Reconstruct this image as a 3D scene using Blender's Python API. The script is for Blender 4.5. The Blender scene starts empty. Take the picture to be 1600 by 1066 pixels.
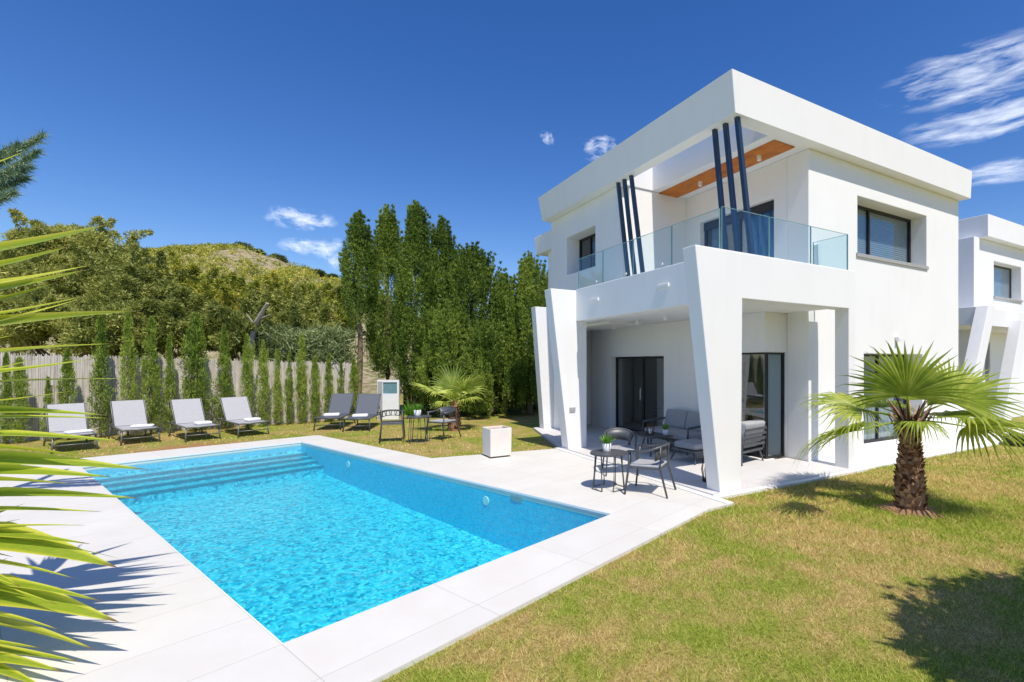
import bpy, math, random
import numpy as np
from mathutils import Vector, Matrix
R = math.radians
random.seed(7); rng = np.random.default_rng(7)
S = bpy.context.scene
COL = S.collection

# ------------------------------------------------------------ survey of the site (photo measurements -> metres)
CX, F, HY, H = 935.0, 785.0, 567.0, 1.95
_va = np.array([(455-CX)/F, 1.0]); A = _va/np.linalg.norm(_va); B = np.array([A[1], -A[0]])
def g(x, y, z=0.0):
    Y = (H-z)*F/(y-HY); return np.array([(x-CX)*Y/F, Y])
def at(x, y, Y): return ((x-CX)*Y/F, Y, H-(y-HY)*Y/F)
W0 = g(1126, 773); CC = np.array([-W0@A, -W0@B])
def _ray(x):
    d = np.array([(x-CX)/F, 1.0]); return d@A, d@B
def pa(x, y, a):
    da, db = _ray(x); t = (a-CC[0])/da; return CC[1]+t*db, H-(y-HY)/F*t
def pb(x, y, b):
    da, db = _ray(x); t = (b-CC[1])/db; return CC[0]+t*da, H-(y-HY)/F*t
def pz(x, y, z):
    P = g(x, y, z)-W0; return P@A, P@B
def hw(a, b):                      # house frame -> world
    P = W0+a*A+b*B; return float(P[0]), float(P[1])
HROT = math.atan2(B[1], B[0])
P1, P2, P4 = g(440.5, 1007), g(957, 803), g(123, 729.5)
U = (P2-P1)/np.linalg.norm(P2-P1); V = np.array([-U[1], U[0]])
PW = float((P2-P1)@U); PL = float((P4-P1)@V)
PROT = math.atan2(U[1], U[0])
def uv(p): q = np.array(p[:2])-P1; return float(q@U), float(q@V)
def pw(u, v): P = P1+u*U+v*V; return float(P[0]), float(P[1])

# ------------------------------------------------------------ helpers
def tag(o, label=None, cat=None, group=None, kind=None):
    if label: o['label'] = label
    if cat: o['category'] = cat
    if group: o['group'] = group
    if kind: o['kind'] = kind
    return o
def empty(name, loc=(0, 0, 0), rz=0.0, label=None, cat=None, group=None):
    o = bpy.data.objects.new(name, None); COL.objects.link(o)
    o.location = loc; o.rotation_euler = (0, 0, rz); o.empty_display_size = .2
    return tag(o, label, cat, group)
def copy_tree(o, parent=None):
    c = o.copy(); COL.objects.link(c)
    if parent: c.parent = parent
    for ch in list(o.children): copy_tree(ch, c)
    return c
class MB:
    def __init__(s): s.v = []; s.f = []
    def add(s, vs, fs):
        n = len(s.v); s.v += [tuple(map(float, p)) for p in vs]; s.f += [tuple(i+n for i in q) for q in fs]; return s
    def box(s, x0, x1, y0, y1, z0, z1):
        return s.add([(x0,y0,z0),(x1,y0,z0),(x1,y1,z0),(x0,y1,z0),(x0,y0,z1),(x1,y0,z1),(x1,y1,z1),(x0,y1,z1)],
                     [(0,3,2,1),(4,5,6,7),(0,1,5,4),(1,2,6,5),(2,3,7,6),(3,0,4,7)])
    def prism(s, poly, axis, c0, c1):      # poly in the two other axes, extruded along axis
        def m(p, c):
            if axis == 'y': return (p[0], c, p[1])
            if axis == 'x': return (c, p[0], p[1])
            return (p[0], p[1], c)
        n = len(poly)
        vs = [m(p, c0) for p in poly]+[m(p, c1) for p in poly]
        fs = [tuple(range(n)), tuple(range(2*n-1, n-1, -1))]+[(i, i+n, (i+1) % n+n, (i+1) % n) for i in range(n)]
        return s.add(vs, fs)
    def tube(s, pts, r, n=8, cap=True, flat=1.0):
        pts = [Vector(p) for p in pts]; rr = r if hasattr(r, '__len__') else [r]*len(pts)
        base = len(s.v); up = Vector((0, 0, 1))
        for i, p in enumerate(pts):
            t = (pts[min(i+1, len(pts)-1)]-pts[max(i-1, 0)]).normalized()
            a = up.cross(t)
            if a.length < .05: a = Vector((1, 0, 0)).cross(t)
            a.normalize(); b = t.cross(a)
            for k in range(n):
                an = 2*math.pi*k/n
                q = p+a*math.cos(an)*rr[i]+b*math.sin(an)*rr[i]*flat
                s.v.append(tuple(q))
        for i in range(len(pts)-1):
            for k in range(n):
                s.f.append((base+i*n+k, base+i*n+(k+1) % n, base+(i+1)*n+(k+1) % n, base+(i+1)*n+k))
        if cap:
            s.f.append(tuple(base+k for k in range(n))[::-1]); e = base+(len(pts)-1)*n
            s.f.append(tuple(e+k for k in range(n)))
        return s
    def lathe(s, prof, c=(0, 0, 0), n=24, wob=0.0):
        base = len(s.v)
        for r, z in prof:
            for k in range(n):
                an = 2*math.pi*k/n; q = r*(1+(random.random()-.5)*wob)
                s.v.append((c[0]+q*math.cos(an), c[1]+q*math.sin(an), c[2]+z))
        for i in range(len(prof)-1):
            for k in range(n):
                s.f.append((base+i*n+k, base+i*n+(k+1) % n, base+(i+1)*n+(k+1) % n, base+(i+1)*n+k))
        s.f.append(tuple(base+k for k in range(n))[::-1]); e = base+(len(prof)-1)*n
        s.f.append(tuple(e+k for k in range(n)))
        return s
    def build(s, name, mat, parent=None, smooth=False, bevel=0, seg=2, sub=0):
        me = bpy.data.meshes.new(name); me.from_pydata(s.v, [], s.f); me.materials.append(mat)
        import bmesh
        bm = bmesh.new(); bm.from_mesh(me)
        if mat.name.startswith('white_stucco'): bmesh.ops.remove_doubles(bm, verts=bm.verts, dist=.0004); bevel = bevel or .012
        bmesh.ops.recalc_face_normals(bm, faces=bm.faces); bm.to_mesh(me); bm.free()
        if smooth: me.polygons.foreach_set('use_smooth', [True]*len(me.polygons))
        o = bpy.data.objects.new(name, me); COL.objects.link(o)
        if parent: o.parent = parent
        if bevel:
            m = o.modifiers.new('bevel', 'BEVEL'); m.width = bevel; m.segments = seg; m.limit_method = 'ANGLE'; m.angle_limit = R(40)
        if sub:
            m = o.modifiers.new('sub', 'SUBSURF'); m.levels = sub; m.render_levels = sub
        return o
def np_mesh(name, verts, faces_n, mat, parent=None, smooth=False):
    """verts (N,3), all faces with faces_n corners, consecutive vertices"""
    nv = len(verts); nf = nv//faces_n
    me = bpy.data.meshes.new(name)
    me.vertices.add(nv); me.vertices.foreach_set('co', np.ascontiguousarray(verts, dtype=np.float32).ravel())
    me.loops.add(nv); me.loops.foreach_set('vertex_index', np.arange(nv, dtype=np.int32))
    me.polygons.add(nf); me.polygons.foreach_set('loop_start', np.arange(nf, dtype=np.int32)*faces_n)
    me.polygons.foreach_set('loop_total', np.full(nf, faces_n, dtype=np.int32))
    me.update(calc_edges=True); me.validate()
    me.materials.append(mat)
    o = bpy.data.objects.new(name, me); COL.objects.link(o)
    if parent: o.parent = parent
    return o
def holed(mb, axis, c0, c1, u0, u1, z0, z1, holes):
    """wall slab between c0 and c1 on axis, with rectangular holes (u0,u1,z0,z1); only outside faces"""
    us = sorted({u0, u1, *[h[0] for h in holes], *[h[1] for h in holes]}); us = [u for u in us if u0 <= u <= u1]
    zs = sorted({z0, z1, *[h[2] for h in holes], *[h[3] for h in holes]}); zs = [z for z in zs if z0 <= z <= z1]
    def solid(i, j):
        if not (0 <= i < len(us)-1 and 0 <= j < len(zs)-1): return False
        um, zm = (us[i]+us[i+1])/2, (zs[j]+zs[j+1])/2
        return not any(h[0] < um < h[1] and h[2] < zm < h[3] for h in holes)
    def P(u, c, z): return (u, c, z) if axis == 'y' else (c, u, z)
    for i in range(len(us)-1):
        for j in range(len(zs)-1):
            if not solid(i, j): continue
            a, b, c, d = us[i], us[i+1], zs[j], zs[j+1]
            for cc in (c0, c1): mb.add([P(a,cc,c), P(b,cc,c), P(b,cc,d), P(a,cc,d)], [(0,1,2,3)])
            if not solid(i-1, j): mb.add([P(a,c0,c), P(a,c1,c), P(a,c1,d), P(a,c0,d)], [(0,1,2,3)])
            if not solid(i+1, j): mb.add([P(b,c0,c), P(b,c1,c), P(b,c1,d), P(b,c0,d)], [(0,1,2,3)])
            if not solid(i, j-1): mb.add([P(a,c0,c), P(b,c0,c), P(b,c1,c), P(a,c1,c)], [(0,1,2,3)])
            if not solid(i, j+1): mb.add([P(a,c0,d), P(b,c0,d), P(b,c1,d), P(a,c1,d)], [(0,1,2,3)])
    return mb
def clip(poly, n, d):          # keep n.p <= d
    out = []
    for i in range(len(poly)):
        p, q = poly[i], poly[(i+1) % len(poly)]
        dp, dq = n[0]*p[0]+n[1]*p[1]-d, n[0]*q[0]+n[1]*q[1]-d
        if dp <= 0: out.append(p)
        if (dp < 0 < dq) or (dq < 0 < dp):
            t = dp/(dp-dq); out.append((p[0]+t*(q[0]-p[0]), p[1]+t*(q[1]-p[1])))
    return out
def around_pool(poly, m=0.0):   # pieces of a polygon in pool coordinates that leave the basin free
    x0, x1, y0, y1 = -m, PW+m, -m, PL+m
    res = [clip(poly, (1, 0), x0), clip(poly, (-1, 0), -x1)]
    mid = clip(clip(poly, (-1, 0), -x0), (1, 0), x1)
    res += [clip(mid, (0, 1), y0), clip(mid, (0, -1), -y1)]
    return [r for r in res if len(r) > 2]

# ------------------------------------------------------------ materials
MATS = {}
def newmat(name):
    m = bpy.data.materials.new(name); m.use_nodes = True; nt = m.node_tree; nt.nodes.clear()
    out = nt.nodes.new('ShaderNodeOutputMaterial'); MATS[name] = m
    return m, nt, out
def N(nt, t, **kw):
    n = nt.nodes.new(t)
    for k, v in kw.items(): setattr(n, k, v)
    return n
def noise(nt, vec, scale, detail=4, rough=.6, dist=0.0):
    n = N(nt, 'ShaderNodeTexNoise'); n.inputs['Scale'].default_value = scale; n.inputs['Detail'].default_value = detail
    n.inputs['Roughness'].default_value = rough; n.inputs['Distortion'].default_value = dist
    if vec: nt.links.new(vec, n.inputs['Vector'])
    return n.outputs['Fac']
def ramp(nt, fac, stops):
    n = N(nt, 'ShaderNodeValToRGB'); e = n.color_ramp.elements
    while len(e) < len(stops): e.new(.5)
    for el, (p, c) in zip(e, stops): el.position = p; el.color = (*c, 1) if len(c) == 3 else c
    nt.links.new(fac, n.inputs['Fac']); return n.outputs['Color']
def mixc(nt, fac, a, b, mode='MIX'):
    n = N(nt, 'ShaderNodeMix', data_type='RGBA', blend_type=mode)
    for s, v in ((n.inputs[0], fac), (n.inputs[6], a), (n.inputs[7], b)):
        if isinstance(v, (int, float)): s.default_value = v
        elif isinstance(v, tuple): s.default_value = (*v, 1)
        else: nt.links.new(v, s)
    return n.outputs[2]
def bump(nt, h, strength, dist=.01):
    n = N(nt, 'ShaderNodeBump'); n.inputs['Strength'].default_value = strength; n.inputs['Distance'].default_value = dist
    nt.links.new(h, n.inputs['Height']); return n.outputs['Normal']
def coord(nt, kind='Object'): return N(nt, 'ShaderNodeTexCoord').outputs[kind]
def mp(nt, vec, sc=(1, 1, 1), rot=(0, 0, 0)):
    n = N(nt, 'ShaderNodeMapping'); n.inputs['Scale'].default_value = sc; n.inputs['Rotation'].default_value = rot
    nt.links.new(vec, n.inputs['Vector']); return n.outputs['Vector']
def principled(nt, out, col, rough=.6, metal=0, spec=.5, normal=None):
    p = N(nt, 'ShaderNodeBsdfPrincipled')
    if isinstance(col, tuple): p.inputs['Base Color'].default_value = (*col, 1)
    else: nt.links.new(col, p.inputs['Base Color'])
    if isinstance(rough, (int, float)): p.inputs['Roughness'].default_value = rough
    else: nt.links.new(rough, p.inputs['Roughness'])
    p.inputs['Metallic'].default_value = metal; p.inputs['Specular IOR Level'].default_value = spec
    if normal: nt.links.new(normal, p.inputs['Normal'])
    nt.links.new(p.outputs[0], out.inputs['Surface']); return p
def simple(name, col, rough=.6, metal=0, var=.12, scale=8, bmp=0.0, bscale=60, spec=.5):
    m, nt, out = newmat(name); c = coord(nt)
    f = noise(nt, c, scale)
    dark = tuple(x*(1-var) for x in col); lite = tuple(min(1, x*(1+var)) for x in col)
    cc = ramp(nt, f, [(.3, dark), (.7, lite)])
    nn = bump(nt, noise(nt, c, bscale, 6), bmp) if bmp else None
    principled(nt, out, cc, rough, metal, spec, nn); return m

def m_stucco(name, col=(.83, .83, .82)):
    m, nt, out = newmat(name); c = coord(nt)
    f = noise(nt, c, .9, 6, .6); f2 = noise(nt, mp(nt, c, (3, 3, .5)), 1.5, 5)
    cc = ramp(nt, f, [(.3, tuple(x*.965 for x in col)), (.7, col)])
    cc = mixc(nt, ramp(nt, f2, [(.52, (0, 0, 0)), (.8, (.13, .13, .13))]), cc, (.60, .57, .52))
    b = bump(nt, noise(nt, c, 220, 4), .12, .004)
    principled(nt, out, cc, .85, 0, .25, b); return m
stucco = m_stucco('white_stucco')
stucco2 = m_stucco('white_stucco_neighbour', (.80, .81, .82))

def m_tile(name, tw, th, col=(.705, .692, .64), off=(0, 0)):
    m, nt, out = newmat(name); c = coord(nt)
    v = N(nt, 'ShaderNodeMapping'); v.inputs['Location'].default_value = (off[0], off[1], 0); nt.links.new(c, v.inputs['Vector'])
    b = N(nt, 'ShaderNodeTexBrick'); b.offset = 0.0; b.squash = 1
    b.inputs['Scale'].default_value = 1; b.inputs['Brick Width'].default_value = tw; b.inputs['Row Height'].default_value = th
    b.inputs['Mortar Size'].default_value = .004; b.inputs['Mortar Smooth'].default_value = .3; b.inputs['Bias'].default_value = 0
    b.inputs['Color1'].default_value = (*col, 1); b.inputs['Color2'].default_value = (*[x*.95 for x in col], 1)
    b.inputs['Mortar'].default_value = (*[x*.68 for x in col], 1)
    nt.links.new(v.outputs[0], b.inputs['Vector'])
    n1 = noise(nt, c, 1.7, 8, .65, .3)
    cc = mixc(nt, ramp(nt, n1, [(.36, (0, 0, 0)), (.72, (.34, .34, .34))]), b.outputs['Color'], (.58, .52, .45))
    n2 = noise(nt, c, 26, 6, .7)
    cc = mixc(nt, ramp(nt, n2, [(.66, (0, 0, 0)), (.78, (.18, .18, .18))]), cc, (.5, .45, .4))
    nn = bump(nt, noise(nt, c, 140, 4), .08, .003)
    principled(nt, out, cc, .62, 0, .35, nn); return m
deck_mat = m_tile('porcelain_deck_tiles', 1.2, .6)
terrace_mat = m_tile('terrace_floor_tiles', .9, .9, (.66, .65, .64))

def m_grass_ground():
    m, nt, out = newmat('lawn_turf'); c = N(nt, 'ShaderNodeNewGeometry').outputs['Position']
    big = noise(nt, c, .55, 5, .6, .3); mid = noise(nt, c, 2.6, 6, .7); fine = noise(nt, c, 42, 6, .75); fib = noise(nt, mp(nt, c, (1, 2.2, 1)), 120, 3, .7)
    green = ramp(nt, fine, [(.3, (.08, .11, .012)), (.5, (.23, .29, .03)), (.72, (.40, .42, .08))])
    tan = ramp(nt, fine, [(.3, (.19, .13, .045)), (.52, (.46, .33, .12)), (.75, (.66, .52, .25))])
    f = mixc(nt, .5, big, mid)
    cc = mixc(nt, ramp(nt, f, [(.42, (0, 0, 0)), (.56, (1, 1, 1))]), green, tan)
    cc = mixc(nt, ramp(nt, fib, [(.3, (.5, .5, .5)), (.6, (0, 0, 0))]), cc, (.07, .075, .02))
    # bare reddish soil by the loungers
    d = N(nt, 'ShaderNodeVectorMath', operation='DISTANCE'); nt.links.new(mp(nt, c, (1, 1, 1)), d.inputs[0]); q = g(330, 700); d.inputs[1].default_value = (q[0]-.5, q[1]+.2, 0)
    dm = N(nt, 'ShaderNodeMath', operation='MULTIPLY_ADD'); nt.links.new(d.outputs['Value'], dm.inputs[0]); dm.inputs[1].default_value = -.55
    nz = N(nt, 'ShaderNodeMath', operation='MULTIPLY_ADD'); nt.links.new(mid, nz.inputs[0]); nz.inputs[1].default_value = 1.6; nz.inputs[2].default_value = .1
    nt.links.new(nz.outputs[0], dm.inputs[2])
    cc = mixc(nt, ramp(nt, dm.outputs[0], [(.3, (0, 0, 0)), (.6, (1, 1, 1))]), cc, (.34, .19, .08))
    nn = bump(nt, fine, .6, .02)
    principled(nt, out, cc, .9, 0, .15, nn); return m
turf = m_grass_ground()

def m_leaf(name, cols, rough=.5, trans=.3, scale=1.2, hue_noise=True, spec=.35):
    """cols: dark, mid, light; each leaf gets its own tone, clumps drift slowly"""
    m, nt, out = newmat(name)
    gn = N(nt, 'ShaderNodeNewGeometry')
    f1 = gn.outputs['Random Per Island']; f2 = noise(nt, coord(nt), scale, 3, .6)
    oi = N(nt, 'ShaderNodeObjectInfo').outputs['Random']
    a = N(nt, 'ShaderNodeMath', operation='MULTIPLY_ADD'); nt.links.new(f1, a.inputs[0]); a.inputs[1].default_value = .42
    b = N(nt, 'ShaderNodeMath', operation='MULTIPLY_ADD'); nt.links.new(f2, b.inputs[0]); b.inputs[1].default_value = 1.3; b.inputs[2].default_value = -.42
    nt.links.new(b.outputs[0], a.inputs[2])
    d = N(nt, 'ShaderNodeMath', operation='MULTIPLY_ADD'); nt.links.new(oi, d.inputs[0]); d.inputs[1].default_value = .22; nt.links.new(a.outputs[0], d.inputs[2])
    cc = ramp(nt, d.outputs[0], [(.12, cols[0]), (.5, cols[1]), (.92, cols[2])])
    p = N(nt, 'ShaderNodeBsdfPrincipled'); nt.links.new(cc, p.inputs['Base Color']); p.inputs['Roughness'].default_value = rough
    p.inputs['Specular IOR Level'].default_value = spec
    t = N(nt, 'ShaderNodeBsdfTranslucent'); nt.links.new(cc, t.inputs['Color'])
    mx = N(nt, 'ShaderNodeMixShader'); mx.inputs[0].default_value = trans
    nt.links.new(p.outputs[0], mx.inputs[1]); nt.links.new(t.outputs[0], mx.inputs[2]); nt.links.new(mx.outputs[0], out.inputs['Surface'])
    return m
leaf_cyp = m_leaf('cypress_foliage', [(.028, .06, .010), (.13, .215, .025), (.42, .52, .09)], scale=1.0)
leaf_slim = m_leaf('slim_cypress_foliage', [(.06, .11, .014), (.22, .32, .035), (.50, .58, .11)], scale=3)
leaf_mim = m_leaf('mimosa_foliage', [(.06, .10, .018), (.34, .38, .05), (.86, .74, .14)], scale=.8)
leaf_oliv = m_leaf('olive_brown_foliage', [(.06, .085, .02), (.29, .33, .07), (.64, .62, .18)], scale=.7)
leaf_reed = m_leaf('reed_foliage', [(.08, .12, .04), (.22, .28, .10), (.45, .52, .25)], scale=2)
leaf_shrub = m_leaf('shrub_foliage', [(.02, .04, .012), (.07, .11, .03), (.16, .20, .06)], scale=2)
leaf_palm = m_leaf('palm_fan', [(.13, .20, .02), (.32, .42, .045), (.60, .64, .14)], trans=.45, scale=3, rough=.4)
leaf_palm2 = m_leaf('small_palm_fan', [(.22, .30, .04), (.48, .58, .10), (.74, .80, .24)], trans=.45, scale=3, rough=.4)
leaf_pine = m_leaf('pine_needles', [(.04, .09, .04), (.13, .23, .12), (.42, .50, .30)], trans=.1, scale=4)
leaf_pot = m_leaf('pot_plant_leaves', [(.05, .16, .01), (.14, .34, .03), (.30, .52, .08)], trans=.35, scale=9)
def m_blades():
    m, nt, out = newmat('grass_blades'); c = N(nt, 'ShaderNodeNewGeometry'); P = c.outputs['Position']; ri = c.outputs['Random Per Island']
    f = mixc(nt, .5, noise(nt, P, .55, 5, .6, .3), noise(nt, P, 2.6, 6, .7))
    gr = ramp(nt, ri, [(0, (.10, .17, .010)), (.5, (.34, .45, .035)), (1, (.62, .66, .12))]); tn = ramp(nt, ri, [(0, (.26, .19, .05)), (.5, (.74, .55, .19)), (1, (.95, .80, .42))])
    fr_ = ramp(nt, f, [(.44, (.20, .20, .20)), (.58, (.92, .92, .92))])
    cc = mixc(nt, fr_, gr, tn); p = N(nt, 'ShaderNodeBsdfDiffuse'); nt.links.new(cc, p.inputs[0]); t = N(nt, 'ShaderNodeBsdfTranslucent'); nt.links.new(cc, t.inputs[0])
    mx = N(nt, 'ShaderNodeMixShader'); mx.inputs[0].default_value = .3; nt.links.new(p.outputs[0], mx.inputs[1]); nt.links.new(t.outputs[0], mx.inputs[2]); nt.links.new(mx.outputs[0], out.inputs['Surface']); return m
leaf_grass = m_blades()

def m_yucca():
    m, nt, out = newmat('yucca_leaf'); at_ = N(nt, 'ShaderNodeAttribute', attribute_name='across')
    al = N(nt, 'ShaderNodeAttribute', attribute_name='along')
    c = ramp(nt, at_.outputs['Fac'], [(.0, (.85, .80, .14)), (.12, (.60, .64, .06)), (.28, (.11, .25, .015)), (.7, (.15, .31, .02)), (.88, (.60, .64, .06)), (1, (.90, .82, .18))])
    st = noise(nt, mp(nt, coord(nt), (2, 2, 30)), 6, 4)
    c = mixc(nt, ramp(nt, st, [(.4, (0, 0, 0)), (.8, (.5, .5, .5))]), c, (.50, .56, .06))
    gi = N(nt, 'ShaderNodeNewGeometry').outputs['Random Per Island']
    c = mixc(nt, ramp(nt, gi, [(.35, (0, 0, 0)), (.9, (.6, .6, .6))]), c, (.70, .66, .06))
    c = mixc(nt, ramp(nt, al.outputs['Fac'], [(.9, (0, 0, 0)), (.97, (1, 1, 1))]), c, (.22, .12, .06))
    p = principled(nt, out, c, .38, 0, .5)
    t = N(nt, 'ShaderNodeBsdfTranslucent'); nt.links.new(c, t.inputs['Color'])
    mx = N(nt, 'ShaderNodeMixShader'); mx.inputs[0].default_value = .5
    nt.links.new(p.outputs[0], mx.inputs[1]); nt.links.new(t.outputs[0], mx.inputs[2]); nt.links.new(mx.outputs[0], out.inputs['Surface'])
    return m
yucca_mat = m_yucca()

def schlick(nt, r0, normal=None, mx=1.0):
    lw = N(nt, 'ShaderNodeLayerWeight'); lw.inputs['Blend'].default_value = .5
    if normal: nt.links.new(normal, lw.inputs['Normal'])
    p = N(nt, 'ShaderNodeMath', operation='POWER'); nt.links.new(lw.outputs['Facing'], p.inputs[0]); p.inputs[1].default_value = 5
    q = N(nt, 'ShaderNodeMath', operation='MULTIPLY_ADD', use_clamp=True); nt.links.new(p.outputs[0], q.inputs[0]); q.inputs[1].default_value = mx-r0; q.inputs[2].default_value = r0
    return q.outputs[0]
def m_glass(name, tint, refl=1.0, ior=1.5, rough=0.0):
    m, nt, out = newmat(name)
    t = N(nt, 'ShaderNodeBsdfTransparent'); t.inputs['Color'].default_value = (*tint, 1)
    gl = N(nt, 'ShaderNodeBsdfGlossy'); gl.inputs['Roughness'].default_value = rough; gl.inputs['Color'].default_value = (refl, refl, refl, 1)
    mx = N(nt, 'ShaderNodeMixShader'); nt.links.new(schlick(nt, ((ior-1)/(ior+1))**2), mx.inputs[0]); nt.links.new(t.outputs[0], mx.inputs[1]); nt.links.new(gl.outputs[0], mx.inputs[2])
    nt.links.new(mx.outputs[0], out.inputs['Surface']); return m
rail_glass = m_glass('balustrade_glass', (.91, .967, .967), ior=1.5)
rail_edge = simple('glass_edge_green', (.20, .36, .36), .3, 0, .1)
win_glass = m_glass('window_glass', (.78, .84, .86), ior=1.75)
door_glass = m_glass('terrace_door_glass', (.55, .58, .58), ior=2.7)
dark_glass = m_glass('reflective_window_glass', (.30, .36, .40), ior=2.3)

def m_water():
    m, nt, out = newmat('pool_water'); c = coord(nt)
    h = noise(nt, mp(nt, c, (1, 1, 1)), 8, 3, .55, 1.2)
    h2 = noise(nt, c, 17, 3, .6, .8)
    hh = N(nt, 'ShaderNodeMath', operation='MULTIPLY_ADD'); nt.links.new(h2, hh.inputs[0]); hh.inputs[1].default_value = .35; nt.links.new(h, hh.inputs[2])
    nn = bump(nt, hh.outputs[0], .55, .05)
    t = N(nt, 'ShaderNodeBsdfTransparent'); t.inputs['Color'].default_value = (.62, .95, .98, 1)
    gl = N(nt, 'ShaderNodeBsdfGlossy'); gl.inputs['Roughness'].default_value = .03; nt.links.new(nn, gl.inputs['Normal'])
    mx = N(nt, 'ShaderNodeMixShader'); nt.links.new(schlick(nt, .02, nn, .75), mx.inputs[0]); nt.links.new(t.outputs[0], mx.inputs[1]); nt.links.new(gl.outputs[0], mx.inputs[2])
    nt.links.new(mx.outputs[0], out.inputs['Surface']); return m
water_mat = m_water()
def m_mosaic_caustic(nm='pool_mosaic_caustics', cols=None, nf=.6):  # blue mosaic cells with a net of caustic light painted over them
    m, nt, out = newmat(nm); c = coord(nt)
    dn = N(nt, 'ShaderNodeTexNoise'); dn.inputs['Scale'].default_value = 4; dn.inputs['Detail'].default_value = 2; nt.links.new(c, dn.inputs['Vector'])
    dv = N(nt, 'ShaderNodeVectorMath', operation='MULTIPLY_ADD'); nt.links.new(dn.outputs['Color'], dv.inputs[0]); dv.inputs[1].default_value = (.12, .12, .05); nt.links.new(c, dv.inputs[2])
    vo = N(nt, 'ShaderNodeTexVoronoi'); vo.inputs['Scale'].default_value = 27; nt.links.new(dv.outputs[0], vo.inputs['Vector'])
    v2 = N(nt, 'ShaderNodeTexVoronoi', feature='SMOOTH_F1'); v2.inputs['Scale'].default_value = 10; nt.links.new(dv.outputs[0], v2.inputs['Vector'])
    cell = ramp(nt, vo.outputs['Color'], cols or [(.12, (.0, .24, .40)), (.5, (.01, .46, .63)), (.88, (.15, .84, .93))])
    caustic_net = ramp(nt, v2.outputs['Distance'], [(.30, (0, 0, 0)), (.62, (nf, nf, nf))])
    cc = mixc(nt, caustic_net, cell, (.10, .72, .83))
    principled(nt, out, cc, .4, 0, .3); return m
mosaic_caustic = m_mosaic_caustic()

def m_wood(name, c1, c2, sc=(1, 14, 14), rough=.5):
    m, nt, out = newmat(name); c = coord(nt)
    f = noise(nt, mp(nt, c, sc), 3, 6, .65, .5)
    cc = ramp(nt, f, [(.3, c1), (.7, c2)])
    principled(nt, out, cc, rough, 0, .35, bump(nt, f, .2, .004)); return m
teak = m_wood('teak_soffit', (.40, .11, .008), (.66, .21, .018), (1.5, 1, 1))
brownwood = m_wood('brown_fence_boards', (.055, .035, .022), (.13, .085, .055), (6, 6, .6), .8)
def m_reedfence():
    m, nt, out = newmat('reed_screen'); c = coord(nt)
    f = noise(nt, mp(nt, c, (60, 60, 1.2)), 1, 4, .6); f2 = noise(nt, mp(nt, c, (1.2, 1.2, 2)), 1.4, 5)
    cc = ramp(nt, f, [(.28, (.24, .21, .18)), (.5, (.60, .56, .50)), (.75, (.86, .81, .74))])
    cc = mixc(nt, ramp(nt, f2, [(.4, (0, 0, 0)), (.75, (.35, .35, .35))]), cc, (.38, .33, .28))
    principled(nt, out, cc, .85, 0, .2, bump(nt, f, .8, .02)); return m
reed = m_reedfence()
def m_bark(name, c1, c2, c3):
    m, nt, out = newmat(name); c = coord(nt)
    f = noise(nt, mp(nt, c, (1, 1, .6)), 18, 6, .75, .6); gi = N(nt, 'ShaderNodeNewGeometry').outputs['Random Per Island']
    cc = ramp(nt, mixc(nt, .5, f, gi), [(.3, c1), (.5, c2), (.72, c3)])
    principled(nt, out, cc, .9, 0, .15, bump(nt, f, .7, .02)); return m
palm_bark = m_bark('palm_trunk_fibre', (.07, .032, .018), (.27, .135, .08), (.60, .38, .25))
bark = m_bark('grey_brown_bark', (.07, .05, .035), (.19, .14, .10), (.34, .27, .21))
anth = simple('anthracite_metal', (.09, .095, .105), .45, .3, .12, 5)
slatblue = simple('dark_blue_grey_metal', (.035, .065, .105), .4, .5, .08, 3)
darkframe = simple('black_window_frame', (.018, .019, .021), .4, .2)
greycush = simple('grey_cushion_fabric', (.36, .365, .38), .95, 0, .14, 30, .4, 300)
paleweave = simple('pale_grey_textilene', (.40, .40, .41), .75, 0, .08, 30, .3, 400)
darkweave = simple('dark_grey_textilene', (.085, .10, .125), .7, 0, .1, 30, .3, 400)
framegrey = simple('grey_lounger_frame', (.17, .175, .16), .45, .3)
towel = simple('white_towel', (.82, .82, .84), .95, 0, .05, 30, .8, 160)
whitepot = simple('white_ceramic', (.78, .78, .77), .4, 0, .04)
plantermat = simple('off_white_planter', (.72, .68, .62), .55, 0, .05, 2, .1)
soilmat = simple('dry_soil', (.30, .16, .09), .95, 0, .3, 12, .6)
whitepaint = simple('white_paint', (.78, .79, .80), .5, 0, .04)
tealpane = simple('teal_panel', (.13, .25, .28), .25, 0, .1)
sillgrey = simple('grey_stone_sill', (.36, .36, .36), .6, 0, .08)
curtainblue = simple('blue_curtain', (.24, .46, .74), .9, 0, .15, 6)
curtainwhite = simple('white_curtain', (.72, .74, .76), .9, 0, .05, 6)
roomwall = simple('room_wall_paint', (.75, .73, .70), .9, 0, .05)
roomfloor = m_wood('room_floor', (.22, .18, .15), (.36, .30, .25), (1, 8, 1))
redart = simple('painting_canvas', (.30, .10, .05), .8, 0, .6, 7)
lampwhite = simple('lamp_housing', (.80, .80, .80), .35, 0, .03)
terracotta = simple('terracotta', (.42, .20, .12), .8, 0, .2)
blind = simple('grey_roller_slats', (.50, .54, .60), .5, 0, .05)
copper = simple('dark_lantern_metal', (.10, .045, .025), .45, .5)
hill_mat, nt, out = newmat('dry_hillside'); c = coord(nt)
f = noise(nt, c, .25, 8, .7); f2 = noise(nt, c, 1.6, 6, .7)
cc = mixc(nt, ramp(nt, f2, [(.42, (0, 0, 0)), (.56, (1, 1, 1))]), (.46, .37, .25), (.15, .16, .05))
cc = mixc(nt, ramp(nt, f, [(.4, (0, 0, 0)), (.7, (.7, .7, .7))]), cc, (.36, .29, .17))
principled(nt, out, cc, .95, 0, .1, bump(nt, f2, .8, .3))

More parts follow.
